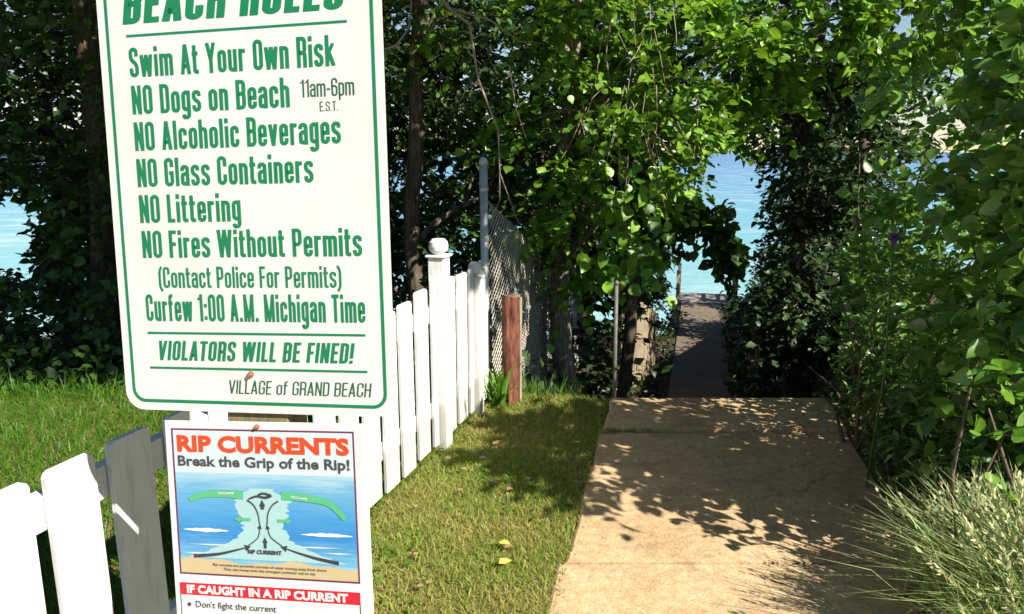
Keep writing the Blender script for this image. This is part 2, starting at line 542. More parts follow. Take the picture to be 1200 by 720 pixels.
# a condensed sign-writer's alphabet drawn as strokes of even weight; cap height 1
def glyphs(s):
    h = s / 2
    G = {}
    def g(ch, w, *paths): G[ch] = (w, paths)
    W = .335; L = h; R_ = W - h; T = 1 - h; B = h; r = (R_ - L) * .49; Mx = W / 2
    O = ('c', (L, B, r), (R_, B, r), (R_, T, r), (L, T, r))
    g('O', W, O); g('0', W, O)
    g('C', W, ('o', (R_, .64), (R_, T, r), (L, T, r), (L, B, r), (R_, B, r), (R_, .36)))
    g('G', W, ('o', (R_, .68), (R_, T, r), (L, T, r), (L, B, r), (R_, B, r), (R_, .47), (Mx, .47)))
    g('S', W, ('o', (R_, .70), (R_, T, r), (L, T, r), (L, .60, r), (R_, .42, r), (R_, B, r), (L, B, r), (L, .30)))
    g('D', W, ('c', (L, B, 0), (R_, B, r), (R_, T, r), (L, T, 0)))
    g('P', W, ('o', (L, 0), (L, T, 0), (R_, T, r), (R_, .44, r), (L, .44)))
    g('R', W, ('o', (L, 0), (L, T, 0), (R_, T, r), (R_, .48, r), (L, .48)), ('o', (Mx - .02, .48), (R_, .46, r), (R_, 0)))
    g('B', W, ('o', (L, .53), (L, T, 0), (R_, T, r), (R_, .53, r * .7), (L, .53)), ('o', (L, .53), (R_, .53, r * .7), (R_, B, r), (L, B, 0), (L, .55)))
    g('E', .29, ('o', (.29, T), (L, T, 0), (L, B, 0), (.29, B)), ('o', (L, .52), (.265, .52)))
    g('F', .28, ('o', (.28, T), (L, T, 0), (L, 0)), ('o', (L, .50), (.255, .50)))
    g('L', .27, ('o', (L, 1), (L, B, 0), (.27, B)))
    g('T', .31, ('o', (0, T), (.31, T)), ('o', (.155, T), (.155, 0)))
    g('I', s, ('o', (h, 0), (h, 1)))
    g('H', W, ('o', (L, 0), (L, 1)), ('o', (R_, 0), (R_, 1)), ('o', (L, .52), (R_, .52)))
    g('N', W + .01, ('o', (L, 0), (L, 1)), ('o', (R_ + .01, 0), (R_ + .01, 1)), ('o', (L + .012, 1), (R_ - .002, 0)))
    g('M', .46, ('o', (L, 0), (L, 1)), ('o', (.46 - h, 0), (.46 - h, 1)), ('o', (L + .01, 1), (.23, .0), (.45 - h, 1)))
    g('U', W, ('o', (L, 1), (L, B, r), (R_, B, r), (R_, 1)))
    g('V', .36, ('o', (h * .9, 1), (.18, 0), (.36 - h * .9, 1)))
    g('A', .36, ('o', (h * .9, 0), (.18, 1), (.36 - h * .9, 0)), ('o', (.09, .27), (.27, .27)))
    g('W', .54, ('o', (h * .9, 1), (.145, 0), (.27, 1), (.395, 0), (.54 - h * .9, 1)))
    g('Y', .35, ('o', (h * .9, 1), (.175, .42), (.35 - h * .9, 1)), ('o', (.175, .48), (.175, 0)))
    g('1', .21, ('o', (.21 - h, 0), (.21 - h, 1)), ('o', (.21 - h, .93), (.0, .78)))
    g('6', W, ('o', (R_, .72), (R_, T, r), (L, T, r), (L, B, r), (R_, B, r), (R_, .56, r), (L, .56)))
    # lower case
    XH = .735; X = XH - h; w = .31; R2 = w - h; q = (R2 - L) * .49; m2 = w / 2
    g('o', w, ('c', (L, B, q), (R2, B, q), (R2, X, q), (L, X, q)))
    g('c', w, ('o', (R2, .48), (R2, X, q), (L, X, q), (L, B, q), (R2, B, q), (R2, .27)))
    g('e', w, ('o', (L, .37), (R2, .37, 0), (R2, X, q), (L, X, q), (L, B, q), (R2, B, q), (R2, .24)))
    g('a', w, ('o', (L, .53), (L, X, q), (R2, X, q), (R2, 0)), ('o', (R2, .42), (L, .42, q * .9), (L, B, q * .9), (R2, B + .03)))
    g('s', w, ('o', (R2, .53), (R2, X, q), (L, X, q), (L, .45, q * .8), (R2, .30, q * .8), (R2, B, q), (L, B, q), (L, .22)))
    g('g', w, ('c', (L, B + .03, q), (R2, B + .03, q), (R2, X, q), (L, X, q)), ('o', (R2, XH), (R2, -.18, q), (L, -.18, q), (L, -.08)))
    arch = ('o', (L, .45), (L, X, q), (R2, X, q), (R2, 0))
    g('n', w, ('o', (L, 0), (L, XH)), arch)
    g('h', w, ('o', (L, 0), (L, 1)), arch)
    g('m', .49, ('o', (L, 0), (L, XH)), ('o', (L, .45), (L, X, q * .8), (.245, X, q * .8), (.245, 0)), ('o', (.245, .45), (.245, X, q * .8), (.49 - h, X, q * .8), (.49 - h, 0)))
    g('u', w, ('o', (L, XH), (L, B, q), (R2, B, q), (R2, .3)), ('o', (R2, 0), (R2, XH)))
    g('r', .235, ('o', (L, 0), (L, XH)), ('o', (L, .45), (L, X - .01, q), (.235, X - .01)))
    g('i', s, ('o', (h, 0), (h, XH)), ('o', (h, .84), (h, 1)))
    g('l', s, ('o', (h, 0), (h, 1)))
    g('t', .22, ('o', (.085, .95), (.085, B, q * .6), (.22, B)), ('o', (0, XH - h), (.21, XH - h)))
    g('f', .22, ('o', (.085, 0), (.085, T, q * .6), (.22, T)), ('o', (0, XH - h), (.21, XH - h)))
    g('p', w, ('o', (L, -.24), (L, XH)), ('c', (L, B, q), (R2, B, q), (R2, X, q), (L, X, q)))
    g('v', .31, ('o', (h * .9, XH), (.155, 0), (.31 - h * .9, XH)))
    g('w', .46, ('o', (h * .9, XH), (.125, 0), (.23, XH), (.335, 0), (.46 - h * .9, XH)))
    g('k', .32, ('o', (L, 0), (L, 1)), ('o', (L, .30), (.30 - h * .6, XH)), ('o', (.14, .42), (.32 - h * .7, 0)))
    g('.', s, ('o', (h, 0), (h, s * 1.1)))
    g(':', s, ('o', (h, .06), (h, .06 + s)), ('o', (h, .52), (h, .52 + s)))
    g('!', s, ('o', (h, .25), (h, 1)), ('o', (h, 0), (h, .15)))
    g('-', .2, ('o', (0, .40), (.2, .40)))
    g('(', .17, ('o', (.17, 1.02), (h, .8, .15), (h, .05, .15), (.17, -.16)))
    g(')', .17, ('o', (0, 1.02), (.17 - h, .8, .15), (.17 - h, .05, .15), (0, -.16)))
    g(' ', .15)
    return G


def round_path(pts, closed):
    out = []
    n = len(pts)
    for i, p in enumerate(pts):
        P = np.array(p[:2]); rr_ = p[2] if len(p) > 2 else 0
        if rr_ <= 0 or (not closed and i in (0, n - 1)):
            out.append(P); continue
        A_ = np.array(pts[i - 1][:2]); B_ = np.array(pts[(i + 1) % n][:2])
        a = (A_ - P); b = (B_ - P)
        la, lb = np.linalg.norm(a), np.linalg.norm(b)
        a /= la; b /= lb
        d = min(rr_, la * .499, lb * .499)
        for k_ in range(8):
            t = k_ / 7
            # quarter-round blend: between a circle arc and the corner
            p0, p2 = P + a * d, P + b * d
            c1 = p0 - a * d * .552; c2 = p2 - b * d * .552
            out.append((1 - t) ** 3 * p0 + 3 * (1 - t) ** 2 * t * c1 + 3 * (1 - t) * t * t * c2 + t ** 3 * p2)
    return np.array(out)


def sign_text(mb, body, u0, v, cap, width, y, s=.115, shear=0.0, space=.062):
    G = glyphs(s)
    x = 0
    runs = []
    for ch in body:
        w, paths = G[ch]
        for k_, p in enumerate(paths): runs.append((x, p, k_ + (100 if ch in 'NM' else 0)))
        x += w + space
    sx = width / (x - space)
    split = []
    for x0, p, k_ in runs:
        if p[0] == 'o' and all(len(q_) == 2 for q_ in p[1:]) and len(p) > 3:
            for i in range(1, len(p) - 1): split.append((x0, ('o', p[i], p[i + 1]), k_ + i))
        else: split.append((x0, p, k_))
    for x0, p, k_ in split:
        closed = p[0] == 'c'
        diag = p[0] == 'o' and len(p) == 3 and abs(p[1][0] - p[2][0]) > .01 and abs(p[1][1] - p[2][1]) > .05
        ylo, yhi = (max(-.3, min(p[1][1], p[2][1])), max(p[1][1], p[2][1])) if diag else (-.26, 1.03)
        P = round_path(p[1:], closed)
        keep_ = [0] + [i for i in range(1, len(P)) if np.linalg.norm(P[i] - P[i - 1]) > 1e-4]
        P = P[keep_]
        if closed and np.linalg.norm(P[0] - P[-1]) < 1e-4: P = P[:-1]
        n = len(P)
        lft, rgt = [], []
        for i in range(n):
            a = P[i] - P[i - 1] if (i > 0 or closed) else P[1] - P[0]
            b = P[(i + 1) % n] - P[i] if (i < n - 1 or closed) else a
            a = a / np.linalg.norm(a); b = b / np.linalg.norm(b)
            na = np.array([-a[1], a[0]]); nb = np.array([-b[1], b[0]])
            m_ = na + nb
            m_ = m_ / max(np.linalg.norm(m_), 1e-6)
            ln = (s * (.78 if diag and k_ >= 100 else 1) / 2) / max(float(m_ @ na), .42)
            lft.append(P[i] + m_ * ln); rgt.append(P[i] - m_ * ln)
        vs = []
        for q_ in lft + rgt:
            yy = min(max(q_[1], ylo), yhi)
            vs.append((u0 + (x0 + q_[0]) * cap * sx / cap * 1.0 + shear * yy * cap, y - .00008 * (k_ % 100), v + yy * cap))
        m2 = n if closed else n - 1
        mb.add(vs, [(i, n + i, n + (i + 1) % n, (i + 1) % n) for i in range(m2)])


def bar(mb, u0, u1, v, h, y):
    mb.add([(u0, y, v), (u1, y, v), (u1, y, v + h), (u0, y, v + h)], [(0, 1, 2, 3)])


def ring(mb, outer, inner, y):
    n = len(outer)
    mb.add([(x, y, z) for x, z in outer] + [(x, y, z) for x, z in inner], [(i, (i + 1) % n, (i + 1) % n + n, i + n) for i in range(n)])


def bolt(name, parent, u, v, y, r=0.008):
    mb = MB()
    mb.tube([(u, y, v), (u, y - 0.003, v)], r * 1.3, 16)
    mb.tube([(u, y - 0.003, v), (u, y - 0.008, v)], [r, r * 0.85], 6)
    return mb.build(name, M['rust'], parent)


# ------------------------------------------------------------------ beach rules sign
U = Vector((0.98398, -0.17531, 0.03233)); V = Vector((-0.01624, 0.09248, 0.99558)); Nn = U.cross(V).normalized()
PLANE = Vector((-0.53528, 1.47970, 1.06297))
def frame_matrix(org): return Matrix(((U.x, -Nn.x, V.x, org.x), (U.y, -Nn.y, V.y, org.y), (U.z, -Nn.z, V.z, org.z), (0, 0, 0, 1)))


SW, SH = 0.61, 0.914
sign = empty('beach_rules_sign', label='tall white beach rules sign with green border and green lettering, above the rip current poster', cat='sign')
sign.matrix_world = frame_matrix(PLANE)
MB().plate(rrect(SW, 0, SH, 0.042), 0.0, 0.0025).build('panel', M['sign_white'], sign)
mb = MB()
ring(mb, rrect(SW - 0.034, 0.017, SH - 0.017, 0.030), rrect(SW - 0.048, 0.024, SH - 0.024, 0.024), -0.0006)
mb.build('border', M['sign_green'], sign)
T = -0.0006
for body, u0, v, cap, wd, st, sh, ink_ in (
        ('BEACH RULES', -0.248, 0.802, 0.074, 0.474, .15, .16, 'sign_green'),
        ('Swim At Your Own Risk', -0.2392, 0.697, 0.0585, 0.446, .128, 0, 'sign_green'),
        ('NO Dogs on Beach', -0.2394, 0.6227, 0.0575, 0.348, .128, 0, 'sign_green'),
        ('NO Alcoholic Beverages', -0.2396, 0.549, 0.0575, 0.452, .128, 0, 'sign_green'),
        ('NO Glass Containers', -0.2398, 0.4747, 0.0575, 0.391, .128, 0, 'sign_green'),
        ('NO Littering', -0.2400, 0.4005, 0.0575, 0.230, .128, 0, 'sign_green'),
        ('NO Fires Without Permits', -0.2398, 0.3273, 0.0565, 0.487, .128, 0, 'sign_green'),
        ('(Contact Police For Permits)', -0.207, 0.2640, 0.044, 0.408, .115, 0, 'sign_green'),
        ('Curfew 1:00 A.M. Michigan Time', -0.2414, 0.1935, 0.0570, 0.490, .13, 0, 'sign_green'),
        ('VIOLATORS WILL BE FINED!', -0.2229, 0.1094, 0.0420, 0.440, .135, .16, 'sign_green'),
        ('11am-6pm', 0.132, 0.640, 0.034, 0.112, .09, 0, 'dark_green_ink'),
        ('E.S.T.', 0.171, 0.612, 0.018, 0.038, .08, 0, 'dark_green_ink'),
        ('VILLAGE of GRAND BEACH', -0.0622, 0.0406, 0.029, 0.315, .085, .13, 'dark_green_ink')):
    mb = MB()
    sign_text(mb, body, u0, v, cap, wd, T, st, sh)
    mb.build('lettering', M[ink_], sign)
for u0, u1, v in ((-0.2417, 0.2342, 0.7763), (-0.242, 0.247, 0.1655), (-0.242, 0.248, 0.0905)):
    mb = MB(); bar(mb, u0, u1, v, 0.0048, T); mb.build('rule', M['sign_green'], sign)
bolt('bolt', sign, -0.008, 0.083, T, .005)
bolt('bolt', sign, -0.008, 0.900, T, .005)

# ------------------------------------------------------------------ rip current sign (its own plate, below)
camp = Vector((0, 0, CAM_H))
U = Vector((0.98446, -0.16935, 0.04639)); V = Vector((-0.02534, 0.12436, 0.99191)); Nn = U.cross(V).normalized()
K = 1.028
org = camp + (Vector((-0.51739, 1.43599, 1.05946)) - camp) * K
rip = empty('rip_current_sign', label='white poster board about rip currents with a blue sea picture and red heading', cat='sign')
rip.matrix_world = frame_matrix(org)
def k(*a): return [x * K for x in a]


u0, u1 = k(-0.2135, 0.2295)
MB().plate([(u0, -0.62), (u1, -0.62), (u1, 0), (u0, 0)], 0.0, 0.004).build('panel', M['sign_white'], rip, bevel=0.001)
fl, fr, ft, fb = k(-0.1990, 0.2045, -0.0158, -0.3301)
A = -0.0008
mb = MB()
ring(mb, [(fl, fb), (fr, fb), (fr, ft), (fl, ft)], [(fl + .004, fb + .004), (fr - .004, fb + .004), (fr - .004, ft - .004), (fl + .004, ft - .004)], A)
mb.build('picture_border', flat('plum_ink', (0.11, 0.02, 0.06)), rip)
pl, pr, pt, pb = fl + .004, fr - .004, -0.1085 * K, fb + .004


def sea_print():
    m, nt, bs = new_mat('printed_sea')
    tc = node(nt, 'ShaderNodeTexCoord')
    sp = node(nt, 'ShaderNodeSeparateXYZ')
    nt.links.new(tc.outputs['Generated'], sp.inputs[0])
    w = noise(nt, 6, 4, 0.6, 'Generated', (0.7, 1, 5))
    a = node(nt, 'ShaderNodeMath', operation='MULTIPLY_ADD')
    nt.links.new(w, a.inputs[0]); a.inputs[1].default_value = 0.42
    s2 = node(nt, 'ShaderNodeMath', operation='SUBTRACT')
    nt.links.new(sp.outputs[2], s2.inputs[0]); s2.inputs[1].default_value = 0.21
    nt.links.new(s2.outputs[0], a.inputs[2])
    c = ramp(nt, a.outputs[0], [(0.0, (0.30, 0.46, 0.50)), (0.14, (0.12, 0.32, 0.47)), (0.40, (0.025, 0.17, 0.42)), (0.62, (0.05, 0.23, 0.45)), (0.85, (0.11, 0.29, 0.45)), (1.0, (0.26, 0.41, 0.49))])
    nt.links.new(c, bs.inputs['Base Color'])
    bs.inputs['Roughness'].default_value = 0.4
    return m


mb = MB(); mb.add([(pl, A, pb), (pr, A, pb), (pr, A, pt), (pl, A, pt)], [(0, 1, 2, 3)])
mb.build('sea_picture', sea_print(), rip)
mb = MB(); mb.add([(pl, A, pt), (pr, A, pt), (pr, A, ft - .004), (pl, A, ft - .004)], [(0, 1, 2, 3)])
mb.build('heading_panel', flat('pale_blue_ink', (0.42, 0.50, 0.53)), rip)
pw, ph = pr - pl, pt - pb
def q(a, b, y=-0.0012): return (pl + a * pw, y, pb + b * ph)


# sand along the foot of the picture
mb = MB()
top = [(i / 24, 0.135 + 0.02 * math.sin(i * 0.5) + 0.012 * math.sin(i * 1.3)) for i in range(25)]
mb.add([q(0, 0)] + [q(1, 0)] + [q(a, b) for a, b in reversed(top)], [tuple(range(27))])
mb.build('printed_sand', flat('sand_ink', (0.42, 0.33, 0.19)), rip)
# pale foam: shore wash, hourglass of the current, breakers
foam = flat('foam_ink', (0.27, 0.43, 0.44))
foam2 = flat('breaker_ink', (0.50, 0.54, 0.54))
mb = MB()
rr = random.Random(3)
left, right = [], []
for i in range(41):
    t = i / 40
    b = 0.16 + 0.70 * t
    w = 0.085 + 0.06 * max(0, (t - .55) / .45) + 0.34 * max(0, (0.42 - t) / .42) ** 1.8
    if t > 0.80: w *= max(.15, 1 - ((t - .80) / .20) ** 2)
    left.append((0.475 - w - rr.uniform(0, .035), b)); right.append((0.505 + w + rr.uniform(0, .035), b))
for i in range(40):
    mb.add([q(*left[i]), q(*right[i]), q(*right[i + 1]), q(*left[i + 1])], [(0, 1, 2, 3)])
mb.build('printed_foam', foam, rip)
mb = MB()
for cx, cy, w in ((0.16, 0.43, 0.26), (0.84, 0.43, 0.28)):
    up = [(cx - w / 2 + w * i / 14, cy + 0.006 + (0.022 * math.sin(math.pi * i / 14)) * rr.uniform(.6, 1.2)) for i in range(15)]
    dn = [(cx - w / 2 + w * i / 14, cy - 0.012 * math.sin(math.pi * i / 14) * rr.uniform(.5, 1.6)) for i in range(15)]
    mb = MB()
    for i in range(14): mb.add([q(*dn[i], -.0016), q(*dn[i + 1], -.0016), q(*up[i + 1], -.0016), q(*up[i], -.0016)], [(0, 1, 2, 3)])
    mb.build('printed_wave', foam2, rip)
mb = MB()
for cx, cy, w in ((0.10, 0.20, 0.18), (0.90, 0.26, 0.17), (0.2, 0.29, 0.3), (0.78, 0.31, 0.3)):
    mb.add([q(cx - w / 2, cy, -.0016), q(cx, cy - .006, -.0016), q(cx + w / 2, cy + .004, -.0016), q(cx, cy + .008, -.0016)], [(0, 1, 2, 3)])
mb.build('printed_ripple', foam2, rip)


def swoosh(mb, pts, w0, w1, head=0.0, y=-0.0020):
    """brush stroke along a smooth line of picture points, width w0 to w1, optional arrow head"""
    P = np.array(pts, float)
    tt = np.linspace(0, len(P) - 1, 22)
    # Catmull-Rom
    out = []
    for t in tt:
        i = min(int(t), len(P) - 2); f = t - i
        p0, p1, p2, p3 = P[max(i - 1, 0)], P[i], P[i + 1], P[min(i + 2, len(P) - 1)]
        out.append(0.5 * ((2 * p1) + (-p0 + p2) * f + (2 * p0 - 5 * p1 + 4 * p2 - p3) * f * f + (-p0 + 3 * p1 - 3 * p2 + p3) * f ** 3))
    out = np.array([(pl + a * pw, pb + b * ph) for a, b in out])
    d = np.gradient(out, axis=0); d /= np.linalg.norm(d, axis=1)[:, None]
    nrm = np.stack([-d[:, 1], d[:, 0]], 1)
    w = np.linspace(w0, w1, len(out))[:, None] * pw / 2
    a, b = out + nrm * w, out - nrm * w
    for i in range(len(out) - 1):
        mb.add([(b[i][0], y, b[i][1]), (b[i + 1][0], y, b[i + 1][1]), (a[i + 1][0], y, a[i + 1][1]), (a[i][0], y, a[i][1])], [(0, 1, 2, 3)])
    if head:
        e, dd, nn = out[-1], d[-1], nrm[-1]
        h = head * pw
        t = [e - nn * h * .6, e + dd * h * 1.2, e + nn * h * .6]
        mb.add([(p[0], y, p[1]) for p in t], [(0, 1, 2)])


mb = MB()
swoosh(mb, [(.08, .17), (.22, .20), (.32, .245), (.38, .275)], .020, .006, .030)
swoosh(mb, [(.40, .30), (.455, .38), (.468, .47)], .006, .006, .022)
swoosh(mb, [(.470, .51), (.462, .62), (.44, .70), (.405, .745)], .006, .009)
swoosh(mb, [(.90, .17), (.78, .205), (.68, .25), (.615, .285)], .020, .006, .030)
swoosh(mb, [(.59, .31), (.53, .39), (.515, .47)], .006, .006, .022)
swoosh(mb, [(.512, .51), (.52, .62), (.545, .70), (.58, .745)], .006, .009)
swoosh(mb, [(.495, .28), (.495, .335)], .016, .016, .026)
swoosh(mb, [(.490, .66), (.490, .69)], .020, .020, .030)
swoosh(mb, [(.415, .755), (.46, .785), (.51, .775), (.545, .80)], .010, .016)
swoosh(mb, [(.47, .80), (.50, .815), (.535, .80)], .010, .014)
mb.build('current_arrow', flat('black_ink', (0.03, 0.03, 0.04)), rip)
mint = flat('mint_ink', (0.07, 0.33, 0.16))
for a_ in (([(.385, .79), (.28, .80), (.16, .785), (.075, .73)], .045, .030), ([(.60, .80), (.74, .785), (.86, .74), (.945, .60)], .045, .030),
           ([(.42, .555), (.36, .555)], .016, .016, .030), ([(.57, .555), (.62, .555)], .016, .016, .030)):
    mb = MB(); swoosh(mb, *a_); mb.build('escape_arrow', mint, rip)
mb = MB()
def line(mb, body, a, b, cap, w, y, wt, **kk):
    p = q(a, b)
    put_text(mb, body, p[0], p[2], cap, w, y, wt, **kk)


line(mb, 'ESCAPE', .245, .795, .0045, .036, -.0026, .0002, slope=.02)
mb.build('arrow_lettering', M['sign_white'], rip)
mb = MB()
line(mb, 'ESCAPE', .655, .785, .0045, .036, -.0026, .0002, slope=-.12)
mb.build('arrow_lettering', M['sign_white'], rip)
ink = flat('charcoal_ink', (0.045, 0.045, 0.05))
mb = MB()
line(mb, 'RIP CURRENT', .395, .225, .0085, .078, -.0026, .0006)
line(mb, 'Rip currents are powerful currents of water moving away from shore.', .19, .085, .0058, .262, -.0026, .0001)
line(mb, 'They can sweep even the strongest swimmer out to sea.', .25, .045, .0058, .212, -.0026, .0001)
put_text(mb, 'Break the Grip of the Rip!', -.187 * K, -.0945 * K, .0225, .380 * K, -.0016, .0010)
mb.build('lettering', ink, rip)
mb = MB()
put_text(mb, 'RIP CURRENTS', -.1868 * K, -.0628 * K, .0335, .380 * K, -.0016, .0026)
mb.build('heading', flat('orange_red_ink', (0.50, 0.045, 0.008)), rip)
bl, br, bt, bb = k(-.2015, .2035, -.3488, -.3753)
mb = MB(); mb.add([(bl, A, bb), (br, A, bb), (br, A, bt), (bl, A, bt)], [(0, 1, 2, 3)])
mb.build('red_band', flat('red_ink', (0.44, 0.008, 0.022)), rip)
mb = MB()
put_text(mb, 'IF CAUGHT IN A RIP CURRENT', -.185 * K, -.3703 * K, .0178, .362 * K, -.0016, .0013)
mb.build('band_lettering', M['sign_white'], rip)
mb = MB()
bull = ["Don't fight the current", 'Swim out of the current, then to shore', 'If you can\'t escape, float or tread water', 'If you need help, call or wave for assistance']
for i, s in enumerate(bull):
    v = -.4015 - .0295 * i
    put_text(mb, s, -.166 * K, v * K, .0150, min(.0080 * len(s), .345) * K, -.0016, .0001)
    cx, cz, h = -.181 * K, (v + .0055) * K, .0058
    mb.add([(cx - h, -.0016, cz), (cx, -.0016, cz - h), (cx + h, -.0016, cz), (cx, -.0016, cz + h)], [(0, 1, 2, 3)])
mb.build('rule_lettering', ink, rip)
mb = MB(); ring(mb, [(bl, -.56), (br, -.56), (br, bb), (bl, bb)], [(bl + .002, -.558), (br - .002, -.558), (br - .002, bb), (bl + .002, bb)], A)
mb.build('rules_border', ink, rip)
bolt('bolt', rip, -.004, -.010, 0.0, .0042)

# sign post leaning back behind both plates
sp_ = empty('sign_post', label='weathered square wooden post carrying both signs, seen in the gap between them', cat='post')
sp_.matrix_world = sign.matrix_world.copy()
MB().box(-0.075, 0.065, 0.009, 0.10, -1.16, 0.90).build('post', M['post_wood'], sp_, bevel=0.004)
for v in (0.083, 0.900): MB().tube([(-0.008, 0.0026, v), (-0.008, 0.009, v)], 0.012, 12).build('spacer', M['rust'], sp_)

# ------------------------------------------------------------------ picket fence
F0 = Vector((-0.58, 3.24, 0)); FE = Vector((0.296, 0.955, 0)).normalized()
fang = math.atan2(FE.y, FE.x)
def fs_of_y(y): return (y - F0.y) / FE.y


fence = empty('picket_fence', F0, fang, label='white painted picket fence with ball capped posts running back past the signs', cat='fence')
# local: x along the fence, +y to the house side (left), -y towards the path
def height_at(s):
    return float(np.interp(s, [-3, 0.0, 0.25, 0.45, 0.58, 0.70, 1.2, 1.4], [0.87, 0.875, 0.90, 0.935, 0.975, 0.94, 0.91, 0.90]))


def picket(s0, w, h, lean=0.0, z0=0.04):
    r = 0.012
    c = 0.016
    out = [(0, z0), (w, z0), (w, h - c), (w - c * .35, h - c * .35), (w - c, h), (c, h), (c * .35, h - c * .35), (0, h - c)]
    out = [(s0 + x + lean * z, z) for x, z in out]
    MB().plate(out, -0.009, 0.009).build('picket', M['white_paint'], fence, bevel=0.0025)


s = fs_of_y(1.606) - 0.187 * 4
post_s = [fs_of_y(3.87), fs_of_y(4.40)]
while s < fs_of_y(4.60):
    w = 0.137
    if not any(s + w > p - 0.055 and s < p + 0.055 for p in post_s):
        picket(s, w, height_at(s + w / 2) + random.uniform(-.006, .006), random.uniform(-.008, .008), random.uniform(.03, .055))
    s += 0.187
# narrow pickets squeezed in beside the posts
for sx, w in ((post_s[0] - .118, .058), (post_s[0] + .058, .055), (post_s[1] - .115, .055)):
    picket(sx, w, height_at(sx) + .01)
SA, SB = fs_of_y(0.9), fs_of_y(4.6)
for z in (0.725, 0.20):
    MB().box(SA, SB, 0.0125, 0.050, z, z + 0.088).build('rail', M['white_paint'], fence, bevel=0.003)
for ps, h, w in ((post_s[0], 1.06, .088), (post_s[1], .86, .074), (fs_of_y(2.35), .80, .088), (fs_of_y(1.0), .80, .088)):
    big = ps in post_s
    y0 = -w / 2 if big else 0.053
    p = MB().box(ps - w / 2, ps + w / 2, y0, y0 + w, -0.2, h).build('post', M['white_paint'], fence, bevel=0.003)
    if big:
        m2 = MB()
        m2.box(ps - w * .62, ps + w * .62, -w * .62, w * .62, h + .001, h + .012)
        r = w * .56
        m2.lathe([(r * .62, h + .0125), (r * .62, h + .02), (r * .97, h + .034), (r * 1.04, h + .055), (r * .98, h + .078), (r * .7, h + .094), (r * .1, h + .098)], ps, 0, 32)
        m2.build('post_cap', M['fence_cap'], p, bevel=0.002)

# ------------------------------------------------------------------ chain link fence, log post, pipe post
cl = empty('chain_link_fence', (-0.165, 4.66, 0), label='rusty sagging chain link fence going down the bank from a grey steel end post', cat='fence')
def clp(s):          # fence line going away and downhill, relative to its base
    y = 4.66 + s * .95
    x = -0.165 + 0.235 * (y - 4.66)
    return x, y


tp = MB()
tp.tube([(0, 0, -.3), (-0.012, 0, 1.52)], 0.0255, 16)
tp_o = tp.build('post', M['galv'], cl, smooth=True)
MB().lathe([(.029, 1.515), (.029, 1.535), (.024, 1.556), (.012, 1.568), (.002, 1.57)], -0.012, 0, 16).build('post_cap', M['galv'], tp_o, smooth=True)
for z in (1.36, 1.05, .6, .2):
    MB().tube([(-.01 * z / 1.5, 0, z), (-.01 * z / 1.5, 0, z + .022)], 0.0285, 16).build('band', M['galv'], tp_o)
LEN, HT, CELL = 5.4, 1.28, 0.052
mb = MB()
def meshpt(s, h):
    x, y = clp(s)
    z = float(left_z(y)) + 0.03 + h
    sag = 0.05 * math.sin(min(1, s / 2.0) * math.pi) * (h / HT) ** 2
    bx = 0.03 * math.sin(s * 2.3) * math.sin(h * 2.2)
    return (x + .165 + bx, y - 4.66, z - sag)


n = int((LEN + HT) / CELL)
for i in range(n):
    for sg in (1, -1):
        pts = []
        for j in range(13):
            h = HT * j / 12
            s_ = i * CELL - HT + h if sg > 0 else i * CELL - h
            if 0.03 <= s_ <= LEN: pts.append(meshpt(s_, h))
        if len(pts) > 1: mb.tube(pts, 0.0024, 3, False)
mb.build('chain_mesh', M['wire'], cl)
for s_ in (2.7, 5.4):
    x, y = clp(s_); z = float(left_z(y))
    MB().tube([(x + .165, y - 4.66 + .03, z - .2), (x + .165, y - 4.66 + .03, z + HT + .02)], 0.02, 12).build('line_post', M['galv'], cl, smooth=True)

lg = empty('log_post', (-0.012, 4.60, 0), label='short red-brown stained log post standing beside the steel fence post', cat='post')
mb = MB()
prof = []
rr = random.Random(8)
sides, rows = 48, 24
vs, fs = [], []
for i in range(rows):
    z = -.1 + .815 * i / (rows - 1)
    for kx in range(sides):
        t = 2 * math.pi * kx / sides
        r = .056 * (1 + .07 * math.sin(3 * t + z * 2.1) + .05 * math.sin(7 * t + 5 * z) + rr.uniform(-.025, .025) - .13 * max(0, math.cos(2.5 * t + 1.3 * math.sin(4 * z))) ** 14 - .10 * max(0, math.cos(3.5 * t + 1 + 2 * math.sin(3 * z))) ** 16) * (1.06 - .09 * z)
        if i == rows - 1: r *= .93
        vs.append((r * math.cos(t) + .012 * z - .02 * z * z, r * math.sin(t), z + (.008 * math.sin(t * 2) if i == rows - 1 else 0)))
for i in range(rows - 1):
    for kx in range(sides):
        k2 = (kx + 1) % sides
        fs.append((i * sides + kx, i * sides + k2, (i + 1) * sides + k2, (i + 1) * sides + kx))
obj_from('log', vs, fs, M['log'], lg, True)
obj_from('end_grain', [vs[(rows - 1) * sides + kx] for kx in range(sides)], [tuple(range(sides))], M['log_end'], lg)
mb = MB(); mb.box(.062, .076, -.012, .012, -.05, .70); mb.build('stake', M['old_board'], lg)

M['dull_pipe'] = simple('dull_pipe', [(0.07, 0.07, 0.065), (0.14, 0.135, 0.125)], 30, 0.6, 0.3)
pp = empty('pipe_post', (0.672, 4.645, 0), label='thin grey metal pipe standing at the far corner of the concrete path', cat='post')
MB().tube([(0, 0, -.2), (-.008, 0, .775)], .0125, 12).build('pipe', M['dull_pipe'], pp, smooth=True)
MB().lathe([(.015, .772), (.015, .79), (.006, .80)], -.008, 0, 12).build('pipe_cap', M['dull_pipe'], pp, smooth=True)
mb = MB(); mb.tube([(0, 0, .10), (-.001, 0, .135)], .017, 10); mb.build('collar', M['dull_pipe'], pp)

